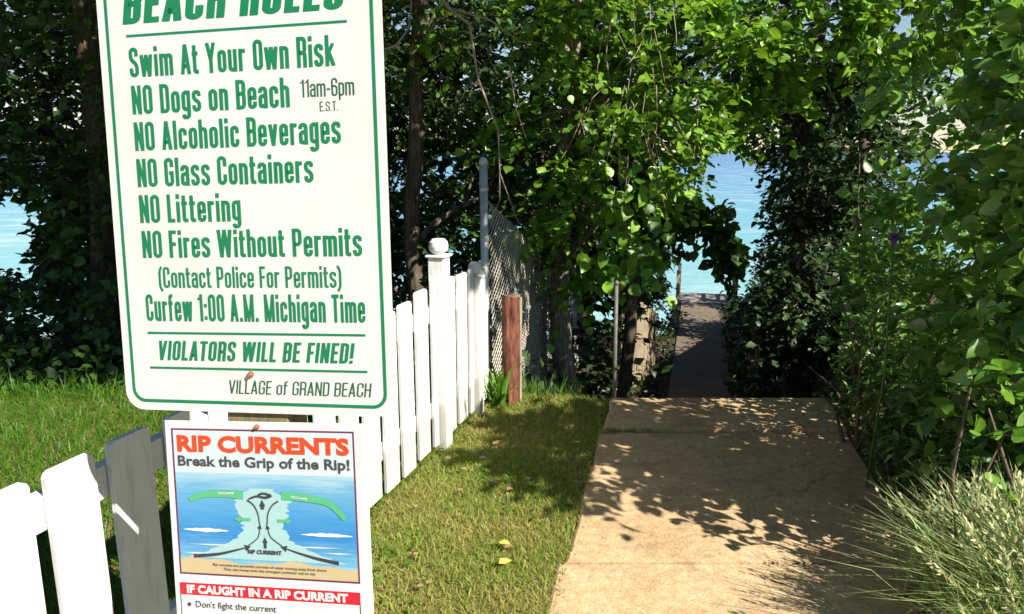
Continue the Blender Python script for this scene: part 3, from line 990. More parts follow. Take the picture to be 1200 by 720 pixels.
# ------------------------------------------------------------------ lower path: board fence, landing, timber wall
bf = empty('board_fence', (1.42, 9.9, 0), label='pale weathered board fence stepping down the left bank of the lower path', cat='fence')
mb_r = []
for i in range(38):
    y = 9.9 + i * .165; x = 1.42 + (y - 9.9) * .29
    zb = float(gz(x, y)); zt = float(np.interp(y, [9.9, 16.2], [-.2, -1.95])) + random.uniform(-.03, .03)
    MB().box(x - 1.42 - .008, x - 1.42 + .008, y - 9.9, y - 9.9 + .145, min(zb, zt - .7) - .05, zt).build('board', M['old_board'], bf)
for dz in (.18, .62):
    pts = [(1.42 + (y - 9.9) * .29 - 1.42 - .03, y - 9.9, float(np.interp(y, [9.9, 16.2], [-.2, -1.95])) - dz) for y in (9.9, 13, 16.1)]
    MB().tube(pts, .022, 4).build('rail', M['old_board'], bf)

ld = empty('wooden_landing', (float(path_c(24.6)), 24.0, -3.3), -math.atan(.253), label='small wooden landing with railing posts where the path meets the lake', cat='landing')
mb = MB()
for i in range(12): mb.box(-1.0, 1.0, i * .15, i * .15 + .138, -.03, .012)
mb.build('deck', M['deck_wood'], ld)
for sx in (-1, 1):
    for y in (.06, 1.7):
        MB().box(sx * .93 - .055, sx * .93 + .055, y, y + .1, -1.2, 1.05).build('post', M['old_board'] if sx < 0 else M['dark_timber'], ld)
    for z in (.95, .5):
        MB().box(sx * .93 - .02, sx * .93 + .02, .165, 1.69, z - .05, z + .05).build('rail', M['old_board'] if sx < 0 else M['dark_timber'], ld)

tw = empty('timber_wall', (float(path_c(9.5)) + .78, 9.5, 0), -math.atan(.253), label='dark upright timber retaining wall on the right of the lower path', cat='retaining wall')
for i in range(14):
    MB().box(-.07 + random.uniform(-.01, .01), .07, i * .2, i * .2 + .19, -3.4, -.55 - .045 * i + random.uniform(-.08, .08)).build('timber', M['dark_timber'], tw, bevel=.01)

# ------------------------------------------------------------------ foliage tools
CS, SN = math.cos(PITCH), math.sin(PITCH)
def project(P):
    z = P[:, 2] - CAM_H
    f = P[:, 1] * CS - z * SN
    dn = -P[:, 1] * SN - z * CS
    f = np.maximum(f, .05)
    return 600 + 870 * P[:, 0] / f, 360 + 870 * dn / f


def in_poly(px, py, poly):
    inside = np.zeros(len(px), bool)
    j = len(poly) - 1
    for i in range(len(poly)):
        xi, yi = poly[i]; xj, yj = poly[j]
        c = ((yi > py) != (yj > py)) & (px < (xj - xi) * (py - yi) / (yj - yi + 1e-9) + xi)
        inside ^= c
        j = i
    return inside


# sight lines the pruned wood leaves open: down the path to the lake, and small gaps elsewhere
GAPS = [[(790, 357), (772, 305), (806, 272), (862, 262), (838, 226), (836, 180), (862, 174), (893, 196), (890, 250), (884, 345), (850, 357)],
        [(-60, 236), (28, 228), (46, 262), (40, 300), (44, 322), (-60, 325)],
        [(1040, 14), (1084, 6), (1078, 36), (1058, 56), (1040, 40)],
        [(786, 478), (800, 350), (846, 350), (866, 478)]]


def keep(P, extra=0.0):
    px, py = project(P)
    px = px + rng.normal(0, 5, len(px)); py = py + rng.normal(0, 5, len(py))
    k_ = np.ones(len(P), bool)
    for g in GAPS: k_ &= ~in_poly(px, py, g)
    # nothing grows in the walker's way on the upper path
    onpath = (np.abs(P[:, 0] - path_c(P[:, 1])) < .72) & (P[:, 2] < 2.2) & (P[:, 1] < 5.2)
    return k_ & ~onpath


def norm(a): return a / np.maximum(np.linalg.norm(a, axis=1), 1e-9)[:, None]


OVATE = (np.array([(0, 0, 0), (0, .36, -.02), (0, .70, -.05), (0, 1.0, -.16), (-.34, .30, .06), (-.27, .64, .02), (.34, .30, .06), (.27, .64, .02)]),
         np.array([(0, 1, 4), (4, 1, 2), (4, 2, 5), (5, 2, 3), (0, 6, 1), (6, 2, 1), (6, 7, 2), (7, 3, 2)]))
HEART = (np.array([(0, 0, 0), (0, .36, -.02), (0, .70, -.05), (0, 1.05, -.18), (-.42, .22, .07), (-.31, .62, .02), (.42, .22, .07), (.31, .62, .02)]), OVATE[1])
def fine_leaf(w, t):
    mid = [(0, y_, z_) for y_, z_ in ((0, 0), (.22, -.015), (.48, -.03), (.76, -.07), (1.0, -.19))]
    sd = []
    for sx in (-1, 1): sd += [(sx * w * a, y_, z_) for a, y_, z_ in ((.72, .12, .05), (1.0, .33, .07), (.80, .60, .045), (.36, .85, -.05))]
    v = np.array(mid + sd)
    f = []
    for b, flip in ((5, 0), (9, 1)):
        for tri in ((0, 1, b), (1, b + 1, b), (1, 2, b + 1), (2, b + 2, b + 1), (2, 3, b + 2), (3, b + 3, b + 2), (3, 4, b + 3)):
            f.append(tri[::-1] if flip else tri)
    return v, np.array(f)


LEAF = fine_leaf(.36, 0)
BROAD = fine_leaf(.46, 0)
KITE = (np.array([(0, 0, 0), (-.32, .42, .05), (0, 1.0, -.08), (.32, .42, .05)]), np.array([(0, 2, 1), (0, 3, 2)]))
NARROW = (np.array([(0, 0, 0), (-.13, .4, .03), (0, .55, -.02), (0, 1.0, -.15), (.13, .4, .03)]), np.array([(0, 2, 1), (1, 2, 3), (0, 4, 2), (4, 3, 2)]))
BLADE = (np.array([(-.5, 0, 0), (.5, 0, 0), (-.38, .45, .03), (.38, .45, .03), (0, 1.0, .22)]), np.array([(0, 1, 3), (0, 3, 2), (2, 3, 4)]))


def leaves(name, P, D, N, L, tpl, mat, parent, wscale=1.0, off=(0, 0, 0)):
    tv, tf = tpl
    D = norm(D)
    X = norm(np.cross(D, N))
    N = np.cross(X, D)
    W = np.broadcast_to(np.asarray(wscale, float), (len(P),))
    v = (P[:, None, :] + L[:, None, None] * (tv[None, :, 0:1] * W[:, None, None] * X[:, None, :] + tv[None, :, 1:2] * D[:, None, :] + tv[None, :, 2:3] * N[:, None, :]))
    v = v.reshape(-1, 3) - np.asarray(off)
    f = (tf[None] + (np.arange(len(P)) * len(tv))[:, None, None]).reshape(-1, 3)
    return obj_from(name, v, f, mat, parent, smooth=len(tv) > 9)


def sprays(S, D, length, per, lsize, droop=.3, flatness=.6, jitter=.35):
    """leafy twigs: S starts, D directions; leaves alternate left and right along each twig"""
    n = len(S)
    D = norm(D)
    Lt = length * rng.uniform(.6, 1.3, n)
    side = norm(np.cross(D, np.array([0, 0, 1.0])) + rng.normal(0, 1 - flatness, (n, 3)) * .6)
    t = (np.arange(per)[None, :] + rng.uniform(.0, .8, (n, per))) / per
    base = S[:, None, :] + D[:, None, :] * (t * Lt[:, None])[..., None]
    base[..., 2] -= droop * (t ** 2) * Lt[:, None]
    sg = np.where(np.arange(per) % 2 == 0, 1.0, -1.0)[None, :, None]
    ld_ = D[:, None, :] * (.45 + .5 * t)[..., None] + side[:, None, :] * sg * (1.0 - .55 * t)[..., None] + rng.normal(0, jitter, (n, per, 3))
    ld_[..., 2] -= droop * .8 * rng.uniform(.2, 1.4, (n, per))
    nr = np.array([0, 0, 1.0]) * flatness + rng.normal(0, 1 - flatness, (n, per, 3)) + np.array([SUN_DIR.x, SUN_DIR.y, .2]) * .15
    sz = lsize * rng.uniform(.55, 1.2, (n, per))
    ends = S + D * Lt[:, None]
    mids = S + D * (Lt * .5)[:, None]
    mids[:, 2] -= droop * .25 * Lt; ends[:, 2] -= droop * Lt
    return base.reshape(-1, 3), ld_.reshape(-1, 3), nr.reshape(-1, 3), sz.ravel(), (S, mids, ends)


def twig_mesh(tw, r, off):
    """many three-sided twigs as arrays"""
    A_, B_, C_ = tw
    d = norm(C_ - A_ + 1e-6)
    a = norm(np.cross(d, np.array([.2, .3, .93])))
    b = np.cross(d, a)
    rings = []
    for P, rad in ((A_, r), (B_, r * .7), (C_, r * .3)):
        for kx in range(3):
            th = 2 * math.pi * kx / 3
            rings.append(P + (a * math.cos(th) + b * math.sin(th)) * rad)
    v = np.stack(rings, 1)
    f0 = []
    for i in (0, 1):
        for kx in range(3):
            k2 = (kx + 1) % 3
            f0.append((i * 3 + kx, i * 3 + k2, i * 3 + 3 + k2, i * 3 + 3 + kx))
    f0 = np.array(f0)
    f = (f0[None] + (np.arange(len(A_)) * 9)[:, None, None]).reshape(-1, 4)
    return v.reshape(-1, 3) - np.asarray(off), f


def crown_sprays(ells, center_pull=.25, clump=7, hollow=.45):
    """spray starts and directions filling ellipsoids in uneven clumps; ells: (centre, radii, count)"""
    S, D = [], []
    for c, r, n in ells:
        c = np.array(c, float); r = np.array(r, float)
        nc = max(4, n // clump)
        u = norm(rng.normal(0, 1, (nc, 3))) * (hollow + (1 - hollow) * rng.uniform(0, 1, nc) ** .5)[:, None]
        which = rng.integers(0, nc, n)
        pts = u[which] + rng.normal(0, .11, (n, 3))
        p = c + pts * r
        out = norm(pts + rng.normal(0, .55, (n, 3)))
        out[:, 2] *= .5
        S.append(p); D.append(out)
    return np.concatenate(S), np.concatenate(D)


def tree(name, label, base, trunk_pts, r0, ells, leaf, lsize, per=9, tl=.45, tpl=OVATE, droop=.3, cat='tree', group=None, r1=.3, bark='bark', flatness=.6, prune=True, limbs=True, trunk_name='trunk', clump=7, minz=None, hollow=.45, shade_canopy=()):
    bx, by = base
    bz = float(gz(bx, by))
    t = empty(name, (bx, by, bz), label=label, cat=cat, group=group)
    off = np.array((bx, by, bz))
    pts = [Vector((0, 0, -.25))] + [Vector(p) - Vector((bx, by, bz)) for p in trunk_pts]
    # resample with wobble
    P = []
    rnd = random.Random(int(bx * 100) + int(by * 37))
    for i in range(len(pts) - 1):
        for j in range(5):
            p = pts[i].lerp(pts[i + 1], j / 5)
            P.append(p + Vector((rnd.uniform(-1, 1), rnd.uniform(-1, 1), 0)) * r0 * .35)
    P.append(pts[-1])
    rad = [r0 * (1.25 if i == 0 else 1) * (1 - (1 - r1) * i / (len(P) - 1)) for i in range(len(P))]
    MB().tube(P, rad, 10).build(trunk_name, M[bark], t, smooth=True)
    if limbs:
        for c, r, n in list(ells) + list(shade_canopy):
            c = Vector(c) - Vector(off)
            i = min(range(len(P)), key=lambda i_: (P[i_] - c).length + max(0, P[i_].z - c.z + .3) * 2)
            a = P[i]
            mid = a.lerp(c, .5) + Vector((rnd.uniform(-.2, .2), rnd.uniform(-.2, .2), .15)) * (c - a).length * .4
            chk = np.array([list(a.lerp(c, q_ / 6) + Vector(off)) for q_ in range(1, 7)])
            if prune and not keep(chk).all(): continue
            ra = min(rad[i] * .55, .07)
            b_ = MB()
            b_.tube([a, a.lerp(mid, .5) + Vector((0, 0, .03)), mid, c], [ra, ra * .8, ra * .6, ra * .25], 7)
            for kx in range(5):
                e = c + Vector((rnd.uniform(-1, 1) * r[0], rnd.uniform(-1, 1) * r[1], rnd.uniform(-.7, .9) * r[2])) * .8
                st = mid.lerp(c, rnd.uniform(.1, 1))
                ch = np.array([list(st.lerp(e, q_ / 5) + Vector(off)) for q_ in range(6)])
                if prune and not keep(ch).all(): continue
                b_.tube([st, st.lerp(e, .5) + Vector((0, 0, .06)), e], [ra * .35, ra * .25, ra * .1], 5)
            b_.build('limb', M[bark], t, smooth=True)
    if len(shade_canopy):
        S, D = crown_sprays(shade_canopy, clump=5, hollow=.1)
        p, d, nr, sz, tw = sprays(S, D, .6, 9, .17, .2, .7)
        ok = p[:, 1] + .763 * p[:, 2] > 5.05
        leaves('crown', p[ok], d[ok], nr[ok], sz[ok], KITE, M['shade_leaf'], t, off=off)  # unseen overhead foliage, added to shade the front of the wood
    S, D = crown_sprays(ells, clump=clump, hollow=hollow)
    p, d, nr, sz, tw = sprays(S, D, tl, per, lsize, droop, flatness)
    ok = p[:, 2] > gz(p[:, 0], p[:, 1]) + .02
    if minz is not None: ok &= minz(p)
    if prune: ok &= keep(p)
    leaves('crown', p[ok], d[ok], nr[ok], sz[ok], tpl, M[leaf], t, off=off)
    okt = np.ones(len(S), bool)
    if prune: okt = keep(tw[0]) & keep(tw[1]) & keep(tw[2])
    if okt.any():
        v, f = twig_mesh([q_[okt] for q_ in tw], max(.0016, lsize * .025), off)
        obj_from('twigs', v, f, M['twig'], t)
    return t


def sunlit_lawn(p):      # overhanging boughs stay clear of the light that reaches the lawn
    return (p[:, 1] + .763 * p[:, 2] > 5.3)


# ------------------------------------------------------------------ the wood on the left
G = 'trees of the dark wood on the bank'
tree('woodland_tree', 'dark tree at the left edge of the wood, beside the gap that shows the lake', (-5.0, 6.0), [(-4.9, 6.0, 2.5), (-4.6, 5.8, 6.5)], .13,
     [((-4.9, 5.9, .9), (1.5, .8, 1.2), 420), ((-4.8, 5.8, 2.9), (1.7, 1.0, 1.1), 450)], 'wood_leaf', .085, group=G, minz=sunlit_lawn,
     shade_canopy=[((-5.4, 3.6, 5.2), (1.8, 1.2, .6), 330), ((-3.4, 2.9, 5.3), (1.7, 1.2, .6), 330), ((-3.4, 1.5, 5.6), (1.7, .9, .5), 280)])
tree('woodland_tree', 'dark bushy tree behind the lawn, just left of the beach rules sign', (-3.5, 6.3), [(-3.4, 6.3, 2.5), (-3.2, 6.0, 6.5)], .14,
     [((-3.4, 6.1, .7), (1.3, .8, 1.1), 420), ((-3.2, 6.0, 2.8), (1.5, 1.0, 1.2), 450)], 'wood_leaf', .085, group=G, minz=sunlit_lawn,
     shade_canopy=[((-1.3, 3.2, 5.3), (1.7, 1.2, .6), 330), ((-1.4, 1.8, 5.6), (1.7, .9, .5), 300)])
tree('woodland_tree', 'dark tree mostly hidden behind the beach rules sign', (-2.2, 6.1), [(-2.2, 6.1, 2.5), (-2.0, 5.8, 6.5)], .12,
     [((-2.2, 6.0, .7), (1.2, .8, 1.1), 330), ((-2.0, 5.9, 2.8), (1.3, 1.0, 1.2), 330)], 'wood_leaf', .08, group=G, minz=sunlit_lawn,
     shade_canopy=[((.7, 3.0, 5.4), (1.5, 1.2, .6), 330), ((.8, 1.8, 5.7), (1.6, .9, .5), 300)])
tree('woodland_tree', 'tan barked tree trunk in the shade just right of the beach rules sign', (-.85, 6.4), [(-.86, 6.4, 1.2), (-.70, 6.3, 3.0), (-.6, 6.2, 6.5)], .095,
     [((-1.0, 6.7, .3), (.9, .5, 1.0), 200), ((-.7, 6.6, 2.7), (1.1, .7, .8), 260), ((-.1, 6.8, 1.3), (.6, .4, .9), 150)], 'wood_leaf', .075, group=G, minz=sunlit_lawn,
     shade_canopy=[((2.2, 2.6, 5.5), (.9, 1.0, .5), 200), ((2.9, 1.6, 5.8), (1.4, .8, .5), 280)])
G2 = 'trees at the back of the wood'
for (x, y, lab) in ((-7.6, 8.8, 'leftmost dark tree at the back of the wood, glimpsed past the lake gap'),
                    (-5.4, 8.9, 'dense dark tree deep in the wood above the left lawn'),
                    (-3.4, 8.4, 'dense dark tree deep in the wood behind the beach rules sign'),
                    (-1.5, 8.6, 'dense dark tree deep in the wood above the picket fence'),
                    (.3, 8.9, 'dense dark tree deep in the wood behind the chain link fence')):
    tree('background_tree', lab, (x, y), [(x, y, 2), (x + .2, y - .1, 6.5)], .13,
         [((x, y, -.6), (1.3, .9, 1.2), 420), ((x + .1, y, .9), (1.4, .9, 1.0), 480), ((x, y, 2.5), (1.5, 1.0, 1.1), 480), ((x, y, 4.2), (1.5, 1.0, 1.2), 300), ((x + .2, y, 5.8), (1.8, 1.3, 1.2), 160)], 'shade_leaf', .15, per=8, tl=.55, tpl=KITE, group=G2, hollow=.1)

# ------------------------------------------------------------------ the bright thicket behind the chain link fence and over the path
tree('leafy_tree', 'bright green leafy tree rising behind the chain link fence', (.50, 6.7), [(.44, 6.7, 1.0), (.5, 6.4, 2.6), (.6, 6.2, 4.2)], .11,
     [((.75, 6.0, 1.1), (.5, .5, .5), 110), ((.75, 6.0, 2.0), (.75, .6, .75), 200), ((.25, 6.1, 2.7), (.8, .6, .6), 150)], 'bright_leaf', .078, per=10, tl=.38, tpl=BROAD, droop=.4, bark='pale_bark', clump=13)
tree('leafy_tree', 'sunlit broadleaf tree arching over the path towards the lake', (1.15, 7.4), [(1.2, 7.3, 1.0), (1.4, 6.9, 2.6), (1.9, 6.5, 4.2)], .075,
     [((1.2, 6.6, 1.5), (.6, .5, .55), 150), ((1.45, 6.4, 2.3), (.8, .6, .6), 210), ((2.2, 6.5, 2.75), (.9, .7, .5), 200), ((3.0, 6.7, 2.75), (.9, .7, .5), 170)], 'bright_leaf', .085, per=10, tl=.42, tpl=BROAD, droop=.35, clump=13)
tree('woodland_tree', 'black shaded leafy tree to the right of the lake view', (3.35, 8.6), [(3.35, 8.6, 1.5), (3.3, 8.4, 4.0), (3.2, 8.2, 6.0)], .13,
     [((3.25, 8.3, .2), (.55, .6, .9), 330), ((3.35, 8.2, 1.7), (.6, .7, .9), 360), ((3.6, 8.2, 3.0), (1.1, .9, .7), 300), ((3.9, 8.4, -.3), (.8, .6, .8), 260), ((3.2, 8.0, 5.2), (2.0, 1.6, 1.0), 260)], 'shade_leaf', .10, per=9, tl=.42)
S_ = 'trees lining the lower path'
for (x, y, h, lab) in ((6.1, 13.2, 5.4, 'dark tree on the right bank above the lower path'), (7.6, 18.5, 4.8, 'farther dark tree on the right bank close to the lake'), (9.6, 22.3, 4.6, 'dark tree added farthest out on the right bank to shade the landing'),  # last tree added to cast shade on the landing
                       (1.2, 12.5, 5.4, 'dark tree on the left bank above the board fence'), (2.9, 19.2, 4.4, 'farther dark tree on the left bank close to the landing')):
    b = float(gz(x, y))
    cx = x + (1.2 if x < 4 else -1.2)
    tree('bank_tree', lab, (x, y), [(x, y, b + 2.2), (x * .8 + cx * .2, y, b + h + .8)], .12,
         [((x, y, b + (1.3 if x > 4 else 2.6)), (1.0, .9, 1.0), 120), ((x, y, b + 3), (1.4, 1.3, 1.1), 330), ((cx, y, max(b + h, 3.1)), (2.1, 1.8, 1.0), 330)], 'shade_leaf', .17, per=8, tl=.55, tpl=KITE, group=S_)  # crowns enlarged to shade the lower path

B_ = 'dark shrubs crowding the lower path'
for (y, side, r_, h, lab) in ((8.2, 1, .75, 1.0, 'dark shrub on the right of the lower path, nearest the crest'), (10.2, 1, .8, 1.1, 'dark shrub on the right of the lower path under the black tree'),
                       (12.8, 1, .85, 1.2, 'dark shrub half way down the right of the lower path'), (15.6, 1, .9, 1.2, 'dark shrub on the right of the lower path before the landing'), (19.5, 1, 1.0, 1.1, 'dark shrub on the right closest to the landing'),
                       (20.5, -1, 1.0, 1.1, 'dark shrub on the left closest to the landing')):
    x = float(path_c(y)) + side * (.50 + r_ * .9)
    b = float(path_z(y))
    tree('bank_shrub', lab, (x, y), [(x, y, b + h)], .04, [((x, y, b + .6), (r_, 1.1, .8), 200), ((x + .1 * side, y, b + 1.2 + .35 * h), (r_, 1.1, 1.0), 240)], 'shade_leaf', .13, per=8, tl=.45, tpl=KITE, group=B_, cat='shrub', trunk_name='stem', hollow=.1)

# drooping bough that hangs in front of the lake
HB = (1.35, 7.15, 1.3)
hb = empty('hanging_bough', HB, label='drooping leafy bough hanging dark against the lake water', cat='branch')
bough = np.array([(.95, 7.3, 1.45), (1.35, 7.15, 1.25), (1.65, 7.05, 1.10), (1.92, 7.0, .92), (2.12, 6.97, .68), (2.2, 6.95, .42)])
side_b = np.array([(1.35, 7.15, 1.25), (1.5, 7.05, .85), (1.55, 7.0, .5)])
mb = MB()
mb.tube((bough - HB).tolist(), [.024, .020, .016, .012, .008, .004], 6)
mb.tube((side_b - HB).tolist(), [.011, .008, .003], 6)
mb.build('limb', M['twig'], hb, smooth=True)
tt = rng.uniform(.3, 5, 150)
S1 = np.stack([np.interp(tt, np.arange(6), bough[:, a]) for a in range(3)], 1)
tt = rng.uniform(0, 2, 24)
S2 = np.stack([np.interp(tt, np.arange(3), side_b[:, a]) for a in range(3)], 1)
S = np.concatenate([S1, S2]) + rng.normal(0, .05, (174, 3))
D = rng.normal(0, .7, (len(S), 3)) + np.array([.15, 0, -.45])
p, d, nr, sz, tw_ = sprays(S, D, .24, 7, .105, .45, .35)
px_, py_ = project(p)
ok = ~in_poly(px_, py_, [(778, 365), (776, 312), (800, 298), (838, 318), (850, 348), (864, 348), (872, 300), (868, 250), (848, 205), (848, 166), (893, 190), (890, 365)])
leaves('crown', p[ok], d[ok], nr[ok], sz[ok], BROAD, M['wood_leaf'], hb, off=HB)  # dark leaf colour stands in for the bough's shade

# creeper of big pale leaves lit by the sun, on the edge of the thicket
cr = empty('creeper', (.78, 5.5, .2), label='pale green creeper with large sunlit leaves dangling beside the dark path entrance', cat='creeper')
mb = MB(); mb.tube([(.1, .2, 1.6), (.05, 0, 1.0), (.12, -.05, .4), (.05, 0, .1)], [.006, .005, .004, .003], 5); mb.build('stem', M['twig'], cr)
n = 90
P = np.stack([.78 + rng.normal(.12, .17, n), 5.5 + rng.normal(0, .1, n), rng.uniform(.55, 1.55, n)], 1)
D = np.stack([rng.normal(0, .4, n), rng.normal(-.3, .3, n), rng.uniform(-1, -.3, n)], 1)
N = np.stack([rng.normal(.4, .3, n), rng.normal(-.7, .3, n), rng.uniform(.2, .9, n)], 1)
ok = keep(P)
leaves('foliage', P[ok], D[ok], N[ok], rng.uniform(.07, .125, n)[ok], BROAD, M['bright_leaf'], cr, off=(.78, 5.5, .2))

# bare dead branches
db = empty('dead_branch', (-.42, 5.6, 2.9), label='bare pale dead branch hanging down in front of the dark wood', cat='branch')
mb = MB()
def rel(pts): return [(x + .42, y - 5.6, z - 2.9) for x, y, z in pts]


mb.tube(rel([(-.75, 5.7, 3.0), (-.45, 5.6, 2.6), (-.30, 5.55, 2.48), (-.24, 5.5, 2.1), (-.10, 5.5, 1.75), (-.09, 5.5, 1.45), (.05, 5.45, 1.08)]), [.014, .013, .011, .009, .007, .006, .003], 7)
mb.tube(rel([(-.45, 5.6, 2.6), (-.15, 5.5, 2.5), (.05, 5.5, 2.36), (.2, 5.5, 2.35)]), [.009, .007, .005, .002], 6)
mb.tube(rel([(-.24, 5.5, 2.1), (-.33, 5.45, 2.02), (-.38, 5.45, 1.93)]), [.006, .004, .002], 5)
mb.tube(rel([(-.28, 5.5, 2.0), (-.30, 5.5, 2.13)]), [.004, .002], 5)
mb.tube(rel([(-.02, 5.5, 2.2), (.03, 5.5, 1.9), (.1, 5.5, 1.7)]), [.006, .005, .002], 5)
mb.tube(rel([(-.09, 5.5, 1.45), (-.09, 5.5, 1.25), (-.2, 5.5, 1.0)]), [.005, .004, .002], 5)
mb.tube(rel([(-1.1, 5.4, 2.35), (-.95, 5.4, 2.27), (-.80, 5.4, 2.32), (-.72, 5.5, 2.45), (-.70, 5.6, 2.8)]), [.006, .009, .010, .010, .011], 6)
mb.build('limb', M['dead_twig'], db, smooth=True)
tg = empty('dead_twigs', (1.0, 5.75, 1.6), label='tangle of thin straw-coloured dead twigs caught in the bright thicket', cat='twigs')
mb = MB()
for i in range(46):
    a = Vector((rng.normal(-.05, .22), rng.normal(-.1, .12), rng.uniform(.0, 1.3)))
    b = a + Vector((rng.normal(0, .12), rng.normal(0, .05), -rng.uniform(.15, .6)))
    mb.tube([a, a.lerp(b, .5) + Vector((rng.normal(0, .03), 0, 0)), b], [.0035, .003, .0015], 4, False)
mb.build('twigs', M['dead_twig'], tg)

# undergrowth along the crest of the bank, counted by no one
n = 6500
x = rng.uniform(-8, .55, n); y = 4.86 + np.abs(rng.normal(0, .55, n)); 
ufree = x < -.165 + .235 * (y - 4.66) - .03
x, y = x[ufree], y[ufree]; n = len(x)
P = np.stack([x, y, gz(x, y) + rng.uniform(0, 1, n) ** 1.6 * np.clip((y - 4.75) * 1.2, .12, 1.0)], 1)
D = np.stack([rng.normal(0, .6, n), rng.normal(-.25, .5, n), rng.normal(.3, .5, n)], 1)
N = np.stack([rng.normal(.2, .5, n), rng.normal(-.3, .5, n), rng.uniform(.3, 1, n)], 1)
ok = keep(P)
o = leaves('undergrowth', P[ok], D[ok], N[ok], rng.uniform(.04, .10, n)[ok], OVATE, M['wood_leaf'], None)
setp(o, 'dark leafy undergrowth along the edge of the wood', 'undergrowth', kind='stuff')
n = 9000
x = rng.uniform(-8, 8, n); y = rng.uniform(5.2, 23, n)
x = np.where(rng.random(n) < .5, path_c(y) + np.sign(rng.normal(0, 1, n)) * rng.uniform(.72, 2.4, n), x)
ok = np.abs(x - path_c(y)) > .70
P = np.stack([x, y, gz(x, y) + rng.uniform(0, .35, n)], 1)
ok &= keep(P)
D = np.stack([rng.normal(0, .6, n), rng.normal(-.2, .5, n), rng.normal(.3, .5, n)], 1)
N = np.stack([rng.normal(.2, .5, n), rng.normal(-.3, .5, n), rng.uniform(.3, 1, n)], 1)
o = leaves('ground_cover', P[ok], D[ok], N[ok], rng.uniform(.06, .14, n)[ok], KITE, M['shade_leaf'], None)
setp(o, 'low ground cover on the shaded banks of the lower path', 'ground cover', kind='stuff')

# ------------------------------------------------------------------ shrubs on the right of the path
def shrub(name, label, base, ells, leaf, lsize, per, tl, tpl, stems=7, droop=.2, cat='shrub', flatness=.5, **kk):
    bx, by = base
    bz = float(gz(bx, by))
    t = empty(name, (bx, by, bz), label=label, cat=cat)
    off = np.array((bx, by, bz))
    mb = MB()
    rnd = random.Random(int(bx * 91 + by * 17))
    for i in range(stems):
        c, r, _ = ells[i % len(ells)]
        e = Vector([c[j] + rnd.uniform(-.7, .7) * r[j] for j in range(3)]) - Vector(off)
        s0 = Vector((rnd.uniform(-.15, .15), rnd.uniform(-.15, .15), -.05))
        m_ = s0.lerp(e, .5) + Vector((rnd.uniform(-.1, .1), rnd.uniform(-.1, .1), .1))
        mb.tube([s0, s0.lerp(m_, .5), m_, e], [.012, .011, .008, .003], 6)
    mb.build('stem', M['twig'], t, smooth=True)
    S, D = crown_sprays(ells, clump=6, hollow=.3)
    p, d, nr, sz, tw = sprays(S, D, tl, per, lsize, droop, flatness)
    ok = keep(p) & (p[:, 2] > .03)
    leaves('foliage', p[ok], d[ok], nr[ok], sz[ok], tpl, M[leaf], t, off=off)
    okt = keep(tw[0]) & keep(tw[2])
    v, f = twig_mesh([q_[okt] for q_ in tw], .0022, off)
    obj_from('twigs', v, f, M['twig'], t)
    return t


shrub('lilac_shrub', 'tall shrub with broad pointed leaves at the upper right of the path', (2.1, 2.75),
      [((1.92, 2.7, 1.50), (.42, .40, .55), 190), ((2.1, 2.3, 1.85), (.45, .42, .45), 180), ((1.92, 2.85, 1.0), (.40, .4, .5), 150), ((2.5, 2.65, 1.4), (.5, .45, .9), 190)], 'lilac_leaf', .080, 9, .32, LEAF, 10)
shrub('lilac_shrub', 'open twiggy broadleaf shrub with lake and sky showing through its leaves', (2.2, 4.4),
      [((2.2, 4.3, 1.45), (.5, .5, .6), 90), ((2.5, 4.2, 2.2), (.6, .6, .5), 100), ((2.5, 4.2, .8), (.6, .5, .6), 190)], 'lilac_leaf', .076, 9, .32, LEAF, 9)
shrub('willow_shrub', 'dense narrow-leaved shrub spilling over the right edge of the path', (1.98, 3.75),
      [((1.92, 3.65, .50), (.32, .45, .5), 330), ((2.1, 3.15, .60), (.42, .5, .5), 300), ((2.08, 4.5, .5), (.30, .45, .55), 280)], 'willow_leaf', .085, 10, .32, NARROW, 10, .25)
shrub('low_shrub', 'low dark shrub at the foot of the lilac beside the concrete', (1.82, 3.0),
      [((1.75, 3.0, .25), (.25, .40, .27), 200), ((1.66, 2.6, .2), (.2, .3, .22), 120), ((1.9, 3.9, .2), (.2, .6, .22), 150)], 'wood_leaf', .055, 9, .22, OVATE, 6)
shrub('sapling', 'young sapling with a few round bright sunlit leaves in front of the shrubs', (1.62, 2.42),
      [((1.60, 2.40, .78), (.13, .10, .13), 9), ((1.62, 2.45, .58), (.14, .12, .10), 8)], 'fresh_leaf', .062, 5, .14, BROAD, 3, .1)
tree('leafy_tree', 'sunlit tree with a leaning trunk at the top right above the shrubs', (3.9, 5.2), [(3.6, 5.1, 1.8), (3.15, 4.9, 2.6), (3.6, 4.8, 4.5)], .07,
     [((3.35, 4.6, 2.75), (.8, .7, .45), 110), ((2.6, 4.3, 2.95), (.7, .7, .4), 80), ((3.7, 4.7, 2.0), (.8, .7, .7), 260), ((4.3, 5.2, 3.6), (.9, .9, .6), 90)], 'bright_leaf', .09, per=8, tl=.4, tpl=BROAD)  # third crown mass added, hidden by the lilac, to shade the thicket's foot

